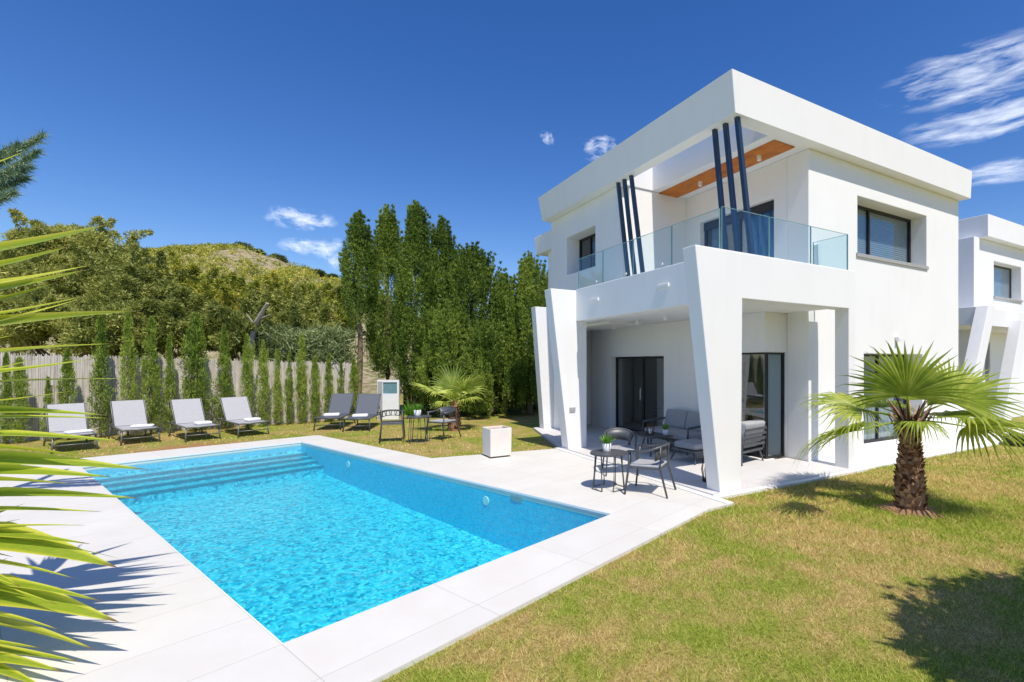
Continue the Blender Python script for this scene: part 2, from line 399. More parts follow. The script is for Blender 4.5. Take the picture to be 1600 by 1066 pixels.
# ------------------------------------------------------------ camera, sun, sky
cam = bpy.data.cameras.new('camera'); co = bpy.data.objects.new('camera', cam); COL.objects.link(co)
co.location = (0, 0, H); co.rotation_euler = (R(90), 0, 0); cam.sensor_width = 36; cam.lens = F/1600*36
cam.shift_x = (800-CX)/1600; cam.shift_y = (HY-533)/1600; cam.clip_end = 3000; cam.clip_start = .05
S.camera = co
sd = .60*A+.045*B; sdir = Vector((sd[0], sd[1], -1.0)).normalized()
sl = bpy.data.lights.new('sun', 'SUN'); sl.energy = 3.72; sl.angle = R(.5); sl.color = (1.0, .925, .82)
so = bpy.data.objects.new('sun', sl); COL.objects.link(so); so.rotation_euler = sdir.to_track_quat('-Z', 'Y').to_euler(); so.location = (0, 0, 30)
w = bpy.data.worlds.new('World'); S.world = w; w.use_nodes = True; nt = w.node_tree; nt.nodes.clear()
out = N(nt, 'ShaderNodeOutputWorld'); bg = N(nt, 'ShaderNodeBackground'); bg.inputs['Strength'].default_value = .13
sky = N(nt, 'ShaderNodeTexSky'); sky.sky_type = 'NISHITA'; sky.sun_disc = False
sky.sun_elevation = math.asin(-sdir.z); sky.sun_rotation = math.atan2(-sdir.x, -sdir.y)
sky.air_density = 1.0; sky.dust_density = .4; sky.ozone_density = 2.5; sky.altitude = 100
hs = N(nt, 'ShaderNodeHueSaturation'); hs.inputs['Saturation'].default_value = 1.34; hs.inputs['Hue'].default_value = .514; hs.inputs['Value'].default_value = .87; nt.links.new(sky.outputs[0], hs.inputs['Color'])
tc = coord(nt, 'Generated')
def cloud_patch(px, py, sx, sy, soft=.35, nscale=9, stretch=(1, 1, 1), seed=0.0, thr=.5):
    """soft-edged noisy cloud round one direction of the sky"""
    d = Vector(((px-CX)/F, 1, (HY-py)/F)).normalized()
    sep = N(nt, 'ShaderNodeSeparateXYZ'); nt.links.new(tc, sep.inputs[0])
    az = N(nt, 'ShaderNodeMath', operation='ARCTAN2'); nt.links.new(sep.outputs[0], az.inputs[0]); nt.links.new(sep.outputs[1], az.inputs[1])
    el = N(nt, 'ShaderNodeMath', operation='ARCSINE'); nt.links.new(sep.outputs[2], el.inputs[0])
    def lin(sock, c0, s):
        a_ = N(nt, 'ShaderNodeMath', operation='SUBTRACT'); nt.links.new(sock, a_.inputs[0]); a_.inputs[1].default_value = c0
        b_ = N(nt, 'ShaderNodeMath', operation='DIVIDE'); nt.links.new(a_.outputs[0], b_.inputs[0]); b_.inputs[1].default_value = s
        c_ = N(nt, 'ShaderNodeMath', operation='POWER'); nt.links.new(b_.outputs[0], c_.inputs[0]); c_.inputs[1].default_value = 2; return c_.outputs[0]
    s_ = N(nt, 'ShaderNodeMath', operation='ADD'); nt.links.new(lin(az.outputs[0], math.atan2(d.x, d.y), sx), s_.inputs[0]); nt.links.new(lin(el.outputs[0], math.asin(d.z), sy), s_.inputs[1])
    m_ = N(nt, 'ShaderNodeMath', operation='SUBTRACT', use_clamp=True); m_.inputs[0].default_value = 1; nt.links.new(s_.outputs[0], m_.inputs[1])
    cb_ = N(nt, 'ShaderNodeCombineXYZ'); nt.links.new(az.outputs[0], cb_.inputs[0]); nt.links.new(el.outputs[0], cb_.inputs[1])
    mv = N(nt, 'ShaderNodeMapping'); mv.inputs['Scale'].default_value = (1, stretch[2], 1); mv.inputs['Location'].default_value = (seed, seed*.7, 0); nt.links.new(cb_.outputs[0], mv.inputs['Vector'])
    nz = noise(nt, mv.outputs[0], nscale, 8, .62, .3)
    q = N(nt, 'ShaderNodeMath', operation='MULTIPLY_ADD'); nt.links.new(m_.outputs[0], q.inputs[0]); q.inputs[1].default_value = soft; nt.links.new(nz, q.inputs[2])
    return ramp(nt, q.outputs[0], [(thr+soft*.45, (0, 0, 0)), (thr+soft*.45+.34, (1, 1, 1))]), m_.outputs[0]
skycol = hs.outputs[0]
for args in [(470, 342, .060, .022, .16, 34, (1, 1, 2), 1.3, .44), (482, 386, .050, .016, .18, 34, (1, 1, 2), 4.1, .44), (522, 396, .028, .03, .14, 40, (1, 1, 1), 2.1, .44),
             (940, 232, .045, .028, .16, 34, (1, 1, 2), 6.2, .47), (855, 215, .02, .015, .22, 34, (1, 1, 1), 3.3, .50),
             (1530, 112, .15, .045, .13, 10, (1, 1, 5.5), 2.9, .43), (1560, 182, .14, .036, .13, 10, (1, 1, 5.5), 8.3, .43), (1600, 262, .11, .020, .16, 10, (1, 1, 6), 5.5, .40)]:
    c_, m_ = cloud_patch(*args)
    mm = N(nt, 'ShaderNodeMath', operation='MULTIPLY'); nt.links.new(c_, mm.inputs[0]); nt.links.new(ramp(nt, m_, [(0, (0, 0, 0)), (.65, (.74, .74, .74))]), mm.inputs[1])
    skycol = mixc(nt, mm.outputs[0], skycol, (7.2, 7.6, 8.2))
nt.links.new(skycol, bg.inputs['Color']); nt.links.new(bg.outputs[0], out.inputs['Surface'])
S.view_settings.view_transform = 'Standard'; S.view_settings.look = 'None'; S.view_settings.exposure = .40; S.view_settings.gamma = 1

# ------------------------------------------------------------ ground, deck, pool
pool_fr = lambda p: uv(p)
gp = MB(); BIG = 600
for poly in around_pool([(-BIG, -BIG), (BIG, -BIG), (BIG, BIG), (-BIG, BIG)], .12):
    gp.add([(x, y, -.035) for x, y in poly], [tuple(range(len(poly)))])
o = gp.build('lawn', turf); o.location = (P1[0], P1[1], 0); o.rotation_euler = (0, 0, PROT); tag(o, kind='structure')
deck_w = [g(128, 716)+V*0-U*14, g(128, 716), g(497, 680), g(675, 716), g(874, 700.6), np.array(hw(4.9, -.17)), np.array(hw(-.42, -.17)), g(1106, 796), g(577, 1066)]
dv = deck_w[-1]-deck_w[-2]; deck_w += [deck_w[-1]+dv*1.6, deck_w[-1]+dv*1.6-V*0-U*9+V*(-2), ]
deck_poly = [uv(p) for p in deck_w]
deck_poly[0] = (deck_poly[0][0], deck_poly[1][1])
deck_poly[-1] = (deck_poly[0][0], deck_poly[-2][1])
dk = MB()
for poly in around_pool(deck_poly, -.0):
    dk.prism(poly, 'z', -.10, 0)
o = dk.build('pool_deck', deck_mat); o.location = (P1[0], P1[1], 0); o.rotation_euler = (0, 0, PROT); tag(o, kind='structure')

pool = empty('swimming_pool', (P1[0], P1[1], 0), PROT, 'rectangular swimming pool of turquoise water set flush in the pale tiled deck', 'swimming pool')
D = -1.0; bs = MB()
e = .004
DF = -.58
bs.add([(-e,-e,-.03),(PW+e,-e,-.03),(PW+e,PL+e,-.03),(-e,PL+e,-.03),(-e,-e,D),(PW+e,-e,D),(PW+e,PL+e,DF),(-e,PL+e,DF)], [(4,5,6,7)])
bs.build('basin_floor', mosaic_caustic, pool)
MB().add([(-e,-e,-.03),(PW+e,-e,-.03),(PW+e,PL+e,-.03),(-e,PL+e,-.03),(-e,-e,D),(PW+e,-e,D),(PW+e,PL+e,DF),(-e,PL+e,DF)], [(0,1,5,4),(1,2,6,5),(2,3,7,6),(3,0,4,7)]).build('basin_wall', m_mosaic_caustic('pool_wall_mosaic_caustics', [(.12, (.0, .50, .74)), (.5, (.01, .58, .80)), (.88, (.03, .66, .86))], .10), pool)
lp = MB()
for (x0, x1, y0, y1) in ((-.06, PW+.06, -.06, .012), (-.06, PW+.06, PL-.012, PL+.06)): lp.box(x0, x1, y0, y1, -.03, -.001)
lp.box(-.06, .012, .012, PL-.012, -.03, -.001); lp.box(PW-.012, PW+.06, .012, PL-.012, -.03, -.001)
lp.build('pool_lip', whitepot, pool)
depths = [.20, .25, .31, .37, .44]; ys = [711, 718.5, 726, 734.5, 744]
riser_shade_mat = simple('dark_teal_riser_shade', (.0, .24, .36), .4, 0, .1)  # dark strips added along the step edges, standing in for shaded risers
for i, (d, y) in enumerate(zip(depths, ys)):
    v = uv(g(400, y, -d))[1]
    v1 = PL-.002 if i == 0 else prev-.001
    st_ = MB().box(.002, PW-.002, v, v1, -.78, -d).build('pool_step', mosaic_caustic, pool, bevel=.01); prev = v
    MB().box(.004, PW-.004, v-.004, v+.055, -d-.05, -d+.003).build('riser_shade_strip', riser_shade_mat, st_)
ws = MB(); ws.add([(.0, .0, -.075), (PW, 0, -.075), (PW, PL, -.075), (0, PL, -.075)], [(0, 1, 2, 3)])
ws.build('water', water_mat, pool)
for px, py in ((765, 781), (556, 724)):
    z = -.26
    P = g(px, py, z); v_ = uv(P)[1]
    lt = MB(); n = 20
    lt.tube([(PW-.0, v_, z), (PW-.012, v_, z)], [.075, .07], 20); lt.build('pool_light', lampwhite, pool)
sk = MB(); v_ = uv(g(800, 770))[1]; sk.box(PW-.008, PW+.0, v_-.12, v_+.12, -.15, -.076); sk.build('skimmer', sillgrey, pool)

# grass blades, thick near the camera (what nobody could count)
def inside(px, py, poly):
    r = np.zeros(len(px), bool); n = len(poly)
    for i in range(n):
        x0, y0 = poly[i]; x1, y1 = poly[(i+1) % n]
        c = ((y0 > py) != (y1 > py)) & (px < (x1-x0)*(py-y0)/((y1-y0) if abs(y1-y0) > 1e-9 else 1e-9)+x0)
        r ^= c
    return r
house_fp = [(-.02, -.17), (-.02, 9.35), (8.6, 9.35), (8.6, -.17)]
def grass(n, x0, x1, y0, y1, hgt, wid):
    x = rng.uniform(x0, x1, n); y = rng.uniform(y0, y1, n)
    # thin out with distance
    keep = rng.random(n) < np.clip((3.4/np.maximum(y, 1.5))**1.3, 0, 1)
    x, y = x[keep], y[keep]
    u_ = (x-P1[0])*U[0]+(y-P1[1])*U[1]; v_ = (x-P1[0])*V[0]+(y-P1[1])*V[1]
    dpoly = list(deck_poly)
    jx, jy = rng.normal(0, .018, len(x)), rng.normal(0, .018, len(x)); ok = ~inside(u_+jx, v_+jy, dpoly)
    a_ = (x-W0[0])*A[0]+(y-W0[1])*A[1]; b_ = (x-W0[0])*B[0]+(y-W0[1])*B[1]
    ok &= ~((a_ > -.03) & (b_ > -.3) & (b_ < 14))
    qs = g(330, 700); ok &= ~((np.hypot((x-qs[0]+.5)/1.5, (y-qs[1]-.2)/.8)+rng.normal(0, .2, len(x))) < .8)
    x, y = x[ok], y[ok]; n = len(x); sc = np.clip(y/5, .8, 2.2)
    h = hgt*rng.uniform(.5, 1.2, n)*np.clip(sc, .8, 1.3); an = rng.uniform(0, 2*np.pi, n); w_ = wid*sc*rng.uniform(.7, 1.3, n)
    ln = rng.uniform(.3, 1.5, n)*h; la = rng.uniform(0, 2*np.pi, n)
    z0 = -.036
    p0 = np.stack([x-np.cos(an)*w_, y-np.sin(an)*w_, np.full(n, z0)], 1); p1 = np.stack([x+np.cos(an)*w_, y+np.sin(an)*w_, np.full(n, z0)], 1)
    p2 = np.stack([x+np.cos(la)*ln, y+np.sin(la)*ln, z0+h], 1)
    return np.stack([p0, p1, p2], 1).reshape(-1, 3)
gv = np.concatenate([grass(620000, -1.5, 9.5, 2.4, 11.5, .040, .0026), grass(60000, -13, 3, 10, 17, .03, .005)])
tag(np_mesh('grass', gv, 3, leaf_grass), 'short dry green and straw coloured grass of the lawn', 'grass', kind='stuff')

# ------------------------------------------------------------ the villa
villa = empty('villa', (W0[0], W0[1], 0), HROT, 'white two storey modern villa with slanted fins, roof canopy and glass balcony beside the pool', 'house')
# house mesh coordinates are (b, a, z)
SOF, TOP = 6.12, 6.80; BL, BR, AW, AB = 3.16, 9.24, .80, 8.03
FL = .03
# terrace floor and path
tf = MB(); tf.prism([(-.17, -.02), (-.17, 4.9), (.7, 8.3), (2.5, 8.3), (2.5, 1.3), (3.14, 1.3), (3.14, .8), (3.6, .8), (3.6, -.02)], 'z', -.12, FL); tf.build('terrace_floor', terrace_mat, villa)
st = MB(); st.box(-.30, -.172, -.42, 4.9, -.1, .012); st.box(-.172, 3.6, -.12, -.021, -.1, .01); st.build('step_edge', whitepot, villa)
pth = MB(); pth.box(3.6, 22, -.06, .8, -.1, .012); pth.build('plinth_path', stucco, villa)
# front frame: fin + beam + pier
ff = MB(); ff.prism([(0, -.03), (.43, -.03), (.46, 2.93), (3.20, 2.93), (3.20, -.03), (3.40, -.03), (3.40, 3.63), (-.50, 3.64)], 'y', 0, .28); ff.build('front_frame', stucco, villa)
lf = MB(); lf.prism([(-.14, -.03), (.32, -.03), (.32, 3.575), (-.59, 3.575)], 'y', 4.5, 4.82); lf.build('slanted_fin', stucco, villa)
pr_ = MB(); pr_.box(.05, .32, .281, 4.499, 2.89, 3.60); pr_.build('parapet', stucco, villa)
cs = MB(); cs.prism([(.321, .281), (.321, 4.499), (.80, 4.499), (1.13, 8.0), (3.14, 8.0), (3.14, .281)], 'z', 2.95, 3.36); cs.build('balcony_slab', stucco, villa)
# walls
hole_up = (pa(1340, 306, .8)[0], pa(1448, 336, .8)[0], 4.25, 5.48)
hole_lo = (5.02, 7.45, .12, 2.15)
wl = MB(); holed(wl, 'y', .80, 1.30, 3.16, BR, -.03, SOF, [hole_up, hole_lo]); wl.build('front_wall', stucco, villa)
bw = MB(); da0, da1 = 1.63, 3.84
holed(bw, 'x', 3.16, 3.42, 1.301, 8.0, 3.37, SOF, [(da0, da1, 3.40, 5.40)]); bw.build('balcony_wall', stucco, villa)
b3 = 2.5; dl, dr = pb(953, 557, b3)[0], pb(1037, 557, b3)[0]
gw = MB(); cg = 2.15
holed(gw, 'x', b3, b3+.30, 1.30, 7.95, FL, 2.949, [(dr, dl, FL+.01, 2.12), (1.30, cg, FL+.01, 2.16)]); gw.build('terrace_wall', stucco, villa)
sw = MB(); holed(sw, 'y', 1.301, 1.5, b3+.301, 3.159, 2.16, 2.949, []); sw.build('lintel_wall', stucco, villa)
sp = MB(); sp.box(3.161, 3.41, 1.301, 1.9, -.03, 2.949); sp.build('side_wall', stucco, villa)
# upper pool side block
zb = 3.361
ub = MB(); wla, wra = 7.06, 5.50
holed(ub, 'x', 1.15, 1.65, 4.55, AB, 3.40, SOF, [(wra, wla, 4.40, 5.44)])
ub.prism([(4.551, 3.40), (4.551, SOF-.001), (4.50, SOF-.001), (4.22, 3.40)], 'x', 1.15, 1.40)
ub.build('bedroom_wall', stucco, villa)
eb = MB(); eb.prism([(1.401, 3.40), (3.159, 3.40), (3.159, SOF), (1.401, SOF)], 'y', 4.35, 4.549); eb.build('balcony_end_wall', stucco, villa)
bk = MB(); bk.box(1.651, 3.159, AB-.3, AB-.001, 3.37, SOF); holed(bk, 'y', AB-.3, AB, 3.161, BR, -.03, SOF, [(3.5, 5.5, .15, 2.4)]); bk.box(BR-.3, BR, 1.301, AB-.301, -.03, SOF); bk.build('rear_wall', stucco, villa)  # unseen rear opening, added to let sky light into the dark room
uf = MB(); uf.box(3.43, BR-.31, 1.31, AB-.31, 3.0, 3.3); uf.build('upper_floor', roomfloor, villa)
gf = MB(); gf.box(b3+.31, BR-.31, 1.501, 7.7, -.1, .025); gf.build('room_floor', roomfloor, villa)
rw = MB(); rw.box(5.6, 5.7, 1.6, 7.69, .03, 2.9); rw.build('room_wall', roomwall, villa)
# roof with opening
ro = MB()
oa0, oa1, ob0, ob1 = .86, 4.32, 1.17, 2.06
def roofpt(u, v, z): return (u, v, z)
# soffit plate with the opening
xs = [.89, ob0, ob1, BR+.06]; ys_ = [.55, oa0, oa1, 8.10]
for i in range(3):
    for j in range(3):
        if i == 1 and j == 1: continue
        ro.add([(xs[i], ys_[j], SOF+.002), (xs[i+1], ys_[j], SOF+.002), (xs[i+1], ys_[j+1], SOF+.002), (xs[i], ys_[j+1], SOF+.002)], [(0, 1, 2, 3)])
        xt = [.78, ob0, ob1, BR+.06]; yt = [.52, oa0, oa1, 8.16]
        ro.add([(xt[i], yt[j], TOP), (xt[i+1], yt[j], TOP), (xt[i+1], yt[j+1], TOP), (xt[i], yt[j+1], TOP)], [(0, 1, 2, 3)])
ro.add([(ob0,oa0,SOF+.002),(ob1,oa0,SOF+.002),(ob1,oa1,SOF+.002),(ob0,oa1,SOF+.002),(ob0,oa0,TOP),(ob1,oa0,TOP),(ob1,oa1,TOP),(ob0,oa1,TOP)], [(0,1,5,4),(1,2,6,5),(2,3,7,6),(3,0,4,7)])
X0, X1, Y0, Y1 = xs[0], xs[3], ys_[0], ys_[3]; x0, x1, y0, y1 = .78, BR+.06, .52, 8.16
ro.add([(X0,Y0,SOF+.002),(X1,Y0,SOF+.002),(X1,Y1,SOF+.002),(X0,Y1,SOF+.002),(x0,y0,TOP),(x1,y0,TOP),(x1,y1,TOP),(x0,y1,TOP)], [(0,1,5,4),(1,2,6,5),(2,3,7,6),(3,0,4,7)])
roof = ro.build('roof', stucco, villa)
wp = MB()
for k in range(9):
    a0 = .90+k*.395; wp.box(2.28, 2.87, a0, a0+.391, SOF-.022, SOF-.002)
wp.build('wood_soffit', teak, villa)
for a_, b_, z_ in [(3.2, 2.57, SOF-.022), (1.5, 2.57, SOF-.022), (5.8, 1.9, 2.95), (4.3, 1.6, 2.95), (3.0, 1.4, 2.95), (1.6, 1.2, 2.95)]:
    MB().tube([(b_, a_, z_), (b_, a_, z_-.10)], .045, 14).build('ceiling_spotlight', lampwhite, villa)
# louvre posts
def post(a_t, a_b, b=1.05, zt=SOF+.001, zb_=3.37):
    r = .037
    MB().add([(b-r, a_t-r, zt), (b+r, a_t-r, zt), (b+r, a_t+r, zt), (b-r, a_t+r, zt), (b-r, a_b-r, zb_), (b+r, a_b-r, zb_), (b+r, a_b+r, zb_), (b-r, a_b+r, zb_)],
             [(0,1,2,3),(7,6,5,4),(0,4,5,1),(1,5,6,2),(2,6,7,3),(3,7,4,0)]).build('slanted_post', slatblue, villa)
for at_, ab_ in ((4.30, 3.80), (4.05, 3.55), (3.78, 3.25)): post(at_, ab_)
for at_, ab_ in ((1.19, .76), (.93, .49), (.66, .20)): post(at_+.02, ab_+.22, zb_=3.37) if False else post(at_, ab_+.10)
# glass balustrade
def panel(x0, x1, y0, y1, z0, z1, nm='railing_panel'):
    o_ = MB().box(x0, x1, y0, y1, z0, z1).build(nm, rail_glass, villa); e1 = MB()
    if x1-x0 > y1-y0: e1.box(x0-.007, x0-.001, y0, y1, z0, z1); e1.box(x1+.001, x1+.007, y0, y1, z0, z1)
    else: e1.box(x0, x1, y0-.007, y0-.001, z0, z1); e1.box(x0, x1, y1+.001, y1+.007, z0, z1)
    e1.box(x0, x1, y0, y1, z1+.001, z1+.006)
    e1.build('panel_edge', rail_edge, o_); return o_
bp = [.10, 1.22, 2.34, 3.42, 4.46]
for i in range(4): panel(.075, .093, bp[i]+.01, bp[i+1]-.01, 3.58, 4.27)
fpn = [.10, 1.16, 2.22, 3.30]
for i in range(3): panel(fpn[i]+.01, fpn[i+1]-.01, .075, .093, 3.58, 4.30)
panel(3.285, 3.303, .10, .79, 3.58, 4.30)
MB().box(3.30, 3.40, .70, .79, 3.64, 4.25).build('railing_post', whitepaint, villa)
for a_ in (.1, 1.2, 2.3, 3.4): MB().tube([(.07, a_+.25, 3.66), (.05, a_+.25, 3.66)], .02, 10).build('railing_clamp', lampwhite, villa)
# windows
def window(name, axis, c, u0, u1, z0, z1, glass, mull=(), fw=.05, depth=.06, extra=None):
    """frame flush in plane c (facing the negative side), pane inside"""
    f_ = MB()
    def bx(ua, ub, za, zb, d0=0, d1=depth):
        f_.box(ua, ub, c+d0, c+d1, za, zb) if axis == 'y' else f_.box(c+d0, c+d1, ua, ub, za, zb)
    bx(u0, u1, z0, z0+fw); bx(u0, u1, z1-fw, z1); bx(u0, u0+fw, z0+fw, z1-fw); bx(u1-fw, u1, z0+fw, z1-fw)
    for m_ in mull: bx(m_-fw*.5, m_+fw*.5, z0+fw, z1-fw)
    fo = f_.build(name, darkframe, villa)
    gl = MB(); d = c+depth*.5
    (gl.box(u0+fw, u1-fw, d, d+.01, z0+fw, z1-fw) if axis == 'y' else gl.box(d, d+.01, u0+fw, u1-fw, z0+fw, z1-fw))
    gl.build('pane', glass, fo)
    return fo
wf = window('window', 'y', 1.16, hole_up[0]+.005, hole_up[1]-.005, hole_up[2]+.02, hole_up[3]-.005, win_glass, ((hole_up[0]*.63+hole_up[1]*.37),))
sb = MB()
for k in range(24):
    z = hole_up[2]+.07+k*.048; sb.box(hole_up[0]+.06, hole_up[1]-.06, 1.235, 1.25, z, z+.038)
sb.build('blind', blind, wf)
MB().box(hole_up[0]-.06, hole_up[1]+.03, .765, 1.15, hole_up[2]-.06, hole_up[2]+.015).build('sill', sillgrey, wf)
w2 = window('window', 'y', 1.16, hole_lo[0]+.005, hole_lo[1]-.005, hole_lo[2]+.01, hole_lo[3]-.005, win_glass, (6.2,))
w3 = window('window', 'x', 1.56, wra+.005, wla-.005, 4.41, 5.435, dark_glass, (6.45,))
bd = window('balcony_door', 'x', 3.30, da0+.005, da1-.005, 3.41, 5.395, win_glass, (2.7,), .06)
MB().box(3.28, 3.299, da0, da1, 5.20, 5.39).build('shutter_box', darkframe, bd)
def curtain(u0, u1, c, z0, z1, mat, par, axis='x', amp=.05, nw=9):
    m_ = MB(); n = nw*8
    for i in range(n+1):
        u_ = u0+(u1-u0)*i/n; off = amp*math.sin(i/8*2*math.pi)+.015*math.sin(i*1.7)
        for z in (z0, z1): m_.v.append((c+off, u_, z) if axis == 'x' else (u_, c+off, z))
    m_.f = [(2*i, 2*i+2, 2*i+3, 2*i+1) for i in range(n)]
    return m_.build('curtain', mat, par, smooth=True)
curtain(1.7, 2.55, 3.52, 3.42, 5.35, curtainblue, bd, nw=7)
curtain(2.66, 2.95, 3.52, 3.42, 5.35, curtainwhite, bd, nw=3); curtain(3.3, 3.78, 3.52, 3.42, 5.35, curtainblue, bd, nw=3)
td = window('terrace_door', 'x', b3+.2, dr+.005, dl-.005, FL+.015, 2.115, door_glass, ((dr+dl)/2-.1,), .05)
MB().tube([(b3+.17, (dr+dl)/2-.02, .95), (b3+.17, (dr+dl)/2-.02, 1.25)], .012, 8).build('handle', whitepaint, td)
cw = window('corner_window', 'x', b3+.10, 1.36, cg-.005, FL+.015, 2.155, win_glass, (), .035)
fo = window('corner_window', 'y', 1.36, b3+.13, 3.155, FL+.015, 2.155, win_glass, (), .035)
curtain(5.3, 7.3, 1.45, .15, 2.1, curtainwhite, w2, 'y', nw=14)
# small wall fittings
for px, py in ((930, 469), (1037, 447)):
    a_, z_ = pb(px, py, .05); MB().box(.012, .049, a_-.16, a_+.16, z_-.03, z_+.03).build('step_light', lampwhite, villa, bevel=.006)
b_, z_ = pa(894, 640, 4.5); MB().box(b_-.07, b_+.07, 4.475, 4.499, z_-.045, z_+.045).build('number_plate', sillgrey, villa)
b_, z_ = pa(1400, 530, .8); MB().box(b_-.06, b_+.06, .70, .799, z_-.05, z_+.05).build('wall_lamp', lampwhite, villa, bevel=.01)
# rear porch fin and rear wing
rf = MB(); rf.prism([(.58, 3.57), (1.30, 3.57), (1.30, -.03), (.86, -.03)], 'y', 7.9, 8.2); rf.build('slanted_fin', stucco, villa)
rp = MB(); rp.prism([(1.14, 2.9), (1.14, 3.57), (2.2, 3.57), (2.2, 2.9)], 'y', 4.821, 7.899); rp.build('porch_beam', stucco, villa)
rs = MB(); rs.box(1.16, 1.40, 6.7, 7.899, -.03, 2.899); rs.build('porch_wall', stucco, villa)
rg = MB(); rg.prism([(8.04, 5.33), (9.1, 5.33), (9.25, 5.9), (8.04, 5.9)], 'x', 1.15, 6); rg.box(1.3, 6, 8.04, 8.55, -.03, 5.329); rg.build('rear_wing', stucco, villa)
# inside the living room
pc = MB(); pc.box(5.57, 5.599, 4.6, 5.6, 1.1, 1.95); tag(pc.build('painting', redart), 'dark red and brown painting hanging on the wall inside the terrace door', 'painting')
bpy.data.objects['painting'].location = (W0[0], W0[1], 0); bpy.data.objects['painting'].rotation_euler = (0, 0, HROT)

# ------------------------------------------------------------ neighbouring villa
nb = empty('villa', (W0[0], W0[1], 0), HROT, 'white neighbouring villa at the right edge, partly hidden behind the big villa', 'house')
na = 2.0
def pA(x, y): return pa(x, y, na)
c0, zt = pA(1544, 334); _, zf = pA(1544, 369); wb, _ = pA(1536, 371); _, zl = pA(1536, 476)
r_ = MB(); r_.prism([(c0, zf), (c0+9, zf), (c0+9, zt), (c0, zt)], 'y', na, na+9); r_.build('roof', stucco2, nb)
wn0 = pa(1553, 410, na+.25)[0]; wn1 = pa(1586, 418, na+.25)[0]+.55; zn0 = pa(1553, 463, na+.25)[1]; zn1 = pa(1553, 408, na+.25)[1]
wn = MB(); holed(wn, 'y', na+.25, na+.7, wb, c0+8.8, -.03, zf-.001, [(wn0, wn1, zn0, zn1)]); wn.box(wb, wb+.3, na+.701, na+8.8, -.03, zf-.001); wn.build('wall', stucco2, nb)
f_ = MB(); f_.box(wn0, wn1, na+.55, na+.6, zn0, zn0+.05); f_.box(wn0, wn1, na+.55, na+.6, zn1-.05, zn1); f_.box(wn0, wn0+.05, na+.55, na+.6, zn0+.05, zn1-.05); f_.box(wn1-.05, wn1, na+.55, na+.6, zn0+.05, zn1-.05)
fo = f_.build('window', darkframe, nb); MB().box(wn0+.05, wn1-.05, na+.56, na+.58, zn0+.05, zn1-.05).build('pane', win_glass, fo)
s2 = MB()
for k in range(26):
    z = zn0+.07+k*.05
    if z < zn1-.08: s2.box(wn0+.06, wn1-.06, na+.60, na+.615, z, z+.04)
s2.build('blind', blind, fo); MB().box(wn0-.05, wn1+.02, na+.2, na+.54, zn0-.07, zn0-.001).build('sill', sillgrey, fo)
def nfin(ptop, pbot, wid, a_):
    bt, z1_ = pa(*ptop, a_); bb, z0_ = pa(*pbot, a_)
    zb0 = -.03; k = (bb-bt)/(z0_-z1_); bb0 = bt+k*(zb0-z1_)
    MB().prism([(bt, z1_), (bt+wid, z1_), (bb0+wid, zb0), (bb0, zb0)], 'y', a_, a_+.3).build('slanted_fin', stucco2, nb)
    return bt, z1_
b1_, z1_ = nfin((1545, 477), (1528, 560), .45, na-1.4)
nfin((1597, 500), (1572, 640), .5, na-1.4)
bm_ = MB(); bm_.box(b1_, b1_+6, na-1.4+.301, na+.249, z1_-.5, z1_-.002); bm_.build('porch_beam', stucco2, nb)
lb = MB(); lb.box(wb-1.0, wb-.02, na-.2, na+4, -.03, z1_-.02); lb.build('porch_wall', stucco2, nb)
MB().box(pA(1528,600)[0], pA(1528,600)[0]+.08, na-.3, na-.2, 1.0, 2.6).build('drain_pipe', sillgrey, nb)

# ------------------------------------------------------------ vegetation helpers
def tri_leaves(cent, dirs, ln, wd):
    """narrow triangles: cent (n,3), dirs (n,3) unit"""
    n = len(cent); rnd = rng.normal(size=(n, 3)); side = np.cross(dirs, rnd); side /= np.linalg.norm(side, axis=1, keepdims=True)+1e-9
    ln = ln*rng.uniform(.6, 1.3, (n, 1)); wd = wd*rng.uniform(.6, 1.3, (n, 1))
    return np.stack([cent-side*wd, cent+side*wd, cent+dirs*ln], 1).reshape(-1, 3)
def unit(v): return v/(np.linalg.norm(v, axis=1, keepdims=True)+1e-9)
def clumps(centres, radii, per, ln, wd, up=.3, squash=1.0):
    """leaf clusters: for each clump centre a shell-ish ball of leaves pointing outwards"""
    c = np.repeat(centres, per, 0); r = np.repeat(radii, per, 0).reshape(-1, 1)
    d = unit(rng.normal(size=c.shape)); rad = r*rng.uniform(.35, 1.0, (len(c), 1))**.6
    off = d*rad; off[:, 2] *= squash
    dd = unit(d+rng.normal(size=c.shape)*.5+np.array([0, 0, up]))
    return tri_leaves(c+off, dd, ln, wd)
def columnar(h, r, base, nclump, per, ln, wd, point=1.6, wob=.22, cr=None):
    """crown of a cypress: envelope radius along height, clumps on and inside it"""
    t = rng.random(nclump)**.85; z = base+(h-base)*t
    env = r*np.minimum(1, (1-t)**(1/point)*1.25)*np.minimum(1, .55+t*3.0)
    an = rng.uniform(0, 2*np.pi, nclump)
    lob = 1+wob*np.sin(an*3+z*2.3)+wob*.7*np.sin(an*5-z*3.9)
    rr = env*lob*rng.uniform(.35, 1.0, nclump)**.5
    c = np.stack([rr*np.cos(an), rr*np.sin(an), z], 1)
    rad = (cr or r*.33)*rng.uniform(.6, 1.25, nclump)*np.clip(env/r+.25, .3, 1)
    return clumps(c, rad, per, ln, wd, up=1.1, squash=1.35)
def spires(v, tips, r, per, ln, wd):
    for (x, y, z0, z1) in tips:
        n = 14; t = np.linspace(0, 1, n); c = np.stack([np.full(n, x)+rng.normal(0, .03, n), np.full(n, y)+rng.normal(0, .03, n), z0+(z1-z0)*t], 1)
        v.append(clumps(c, r*(1.02-t), per, ln, wd, 1.5, 1.6))
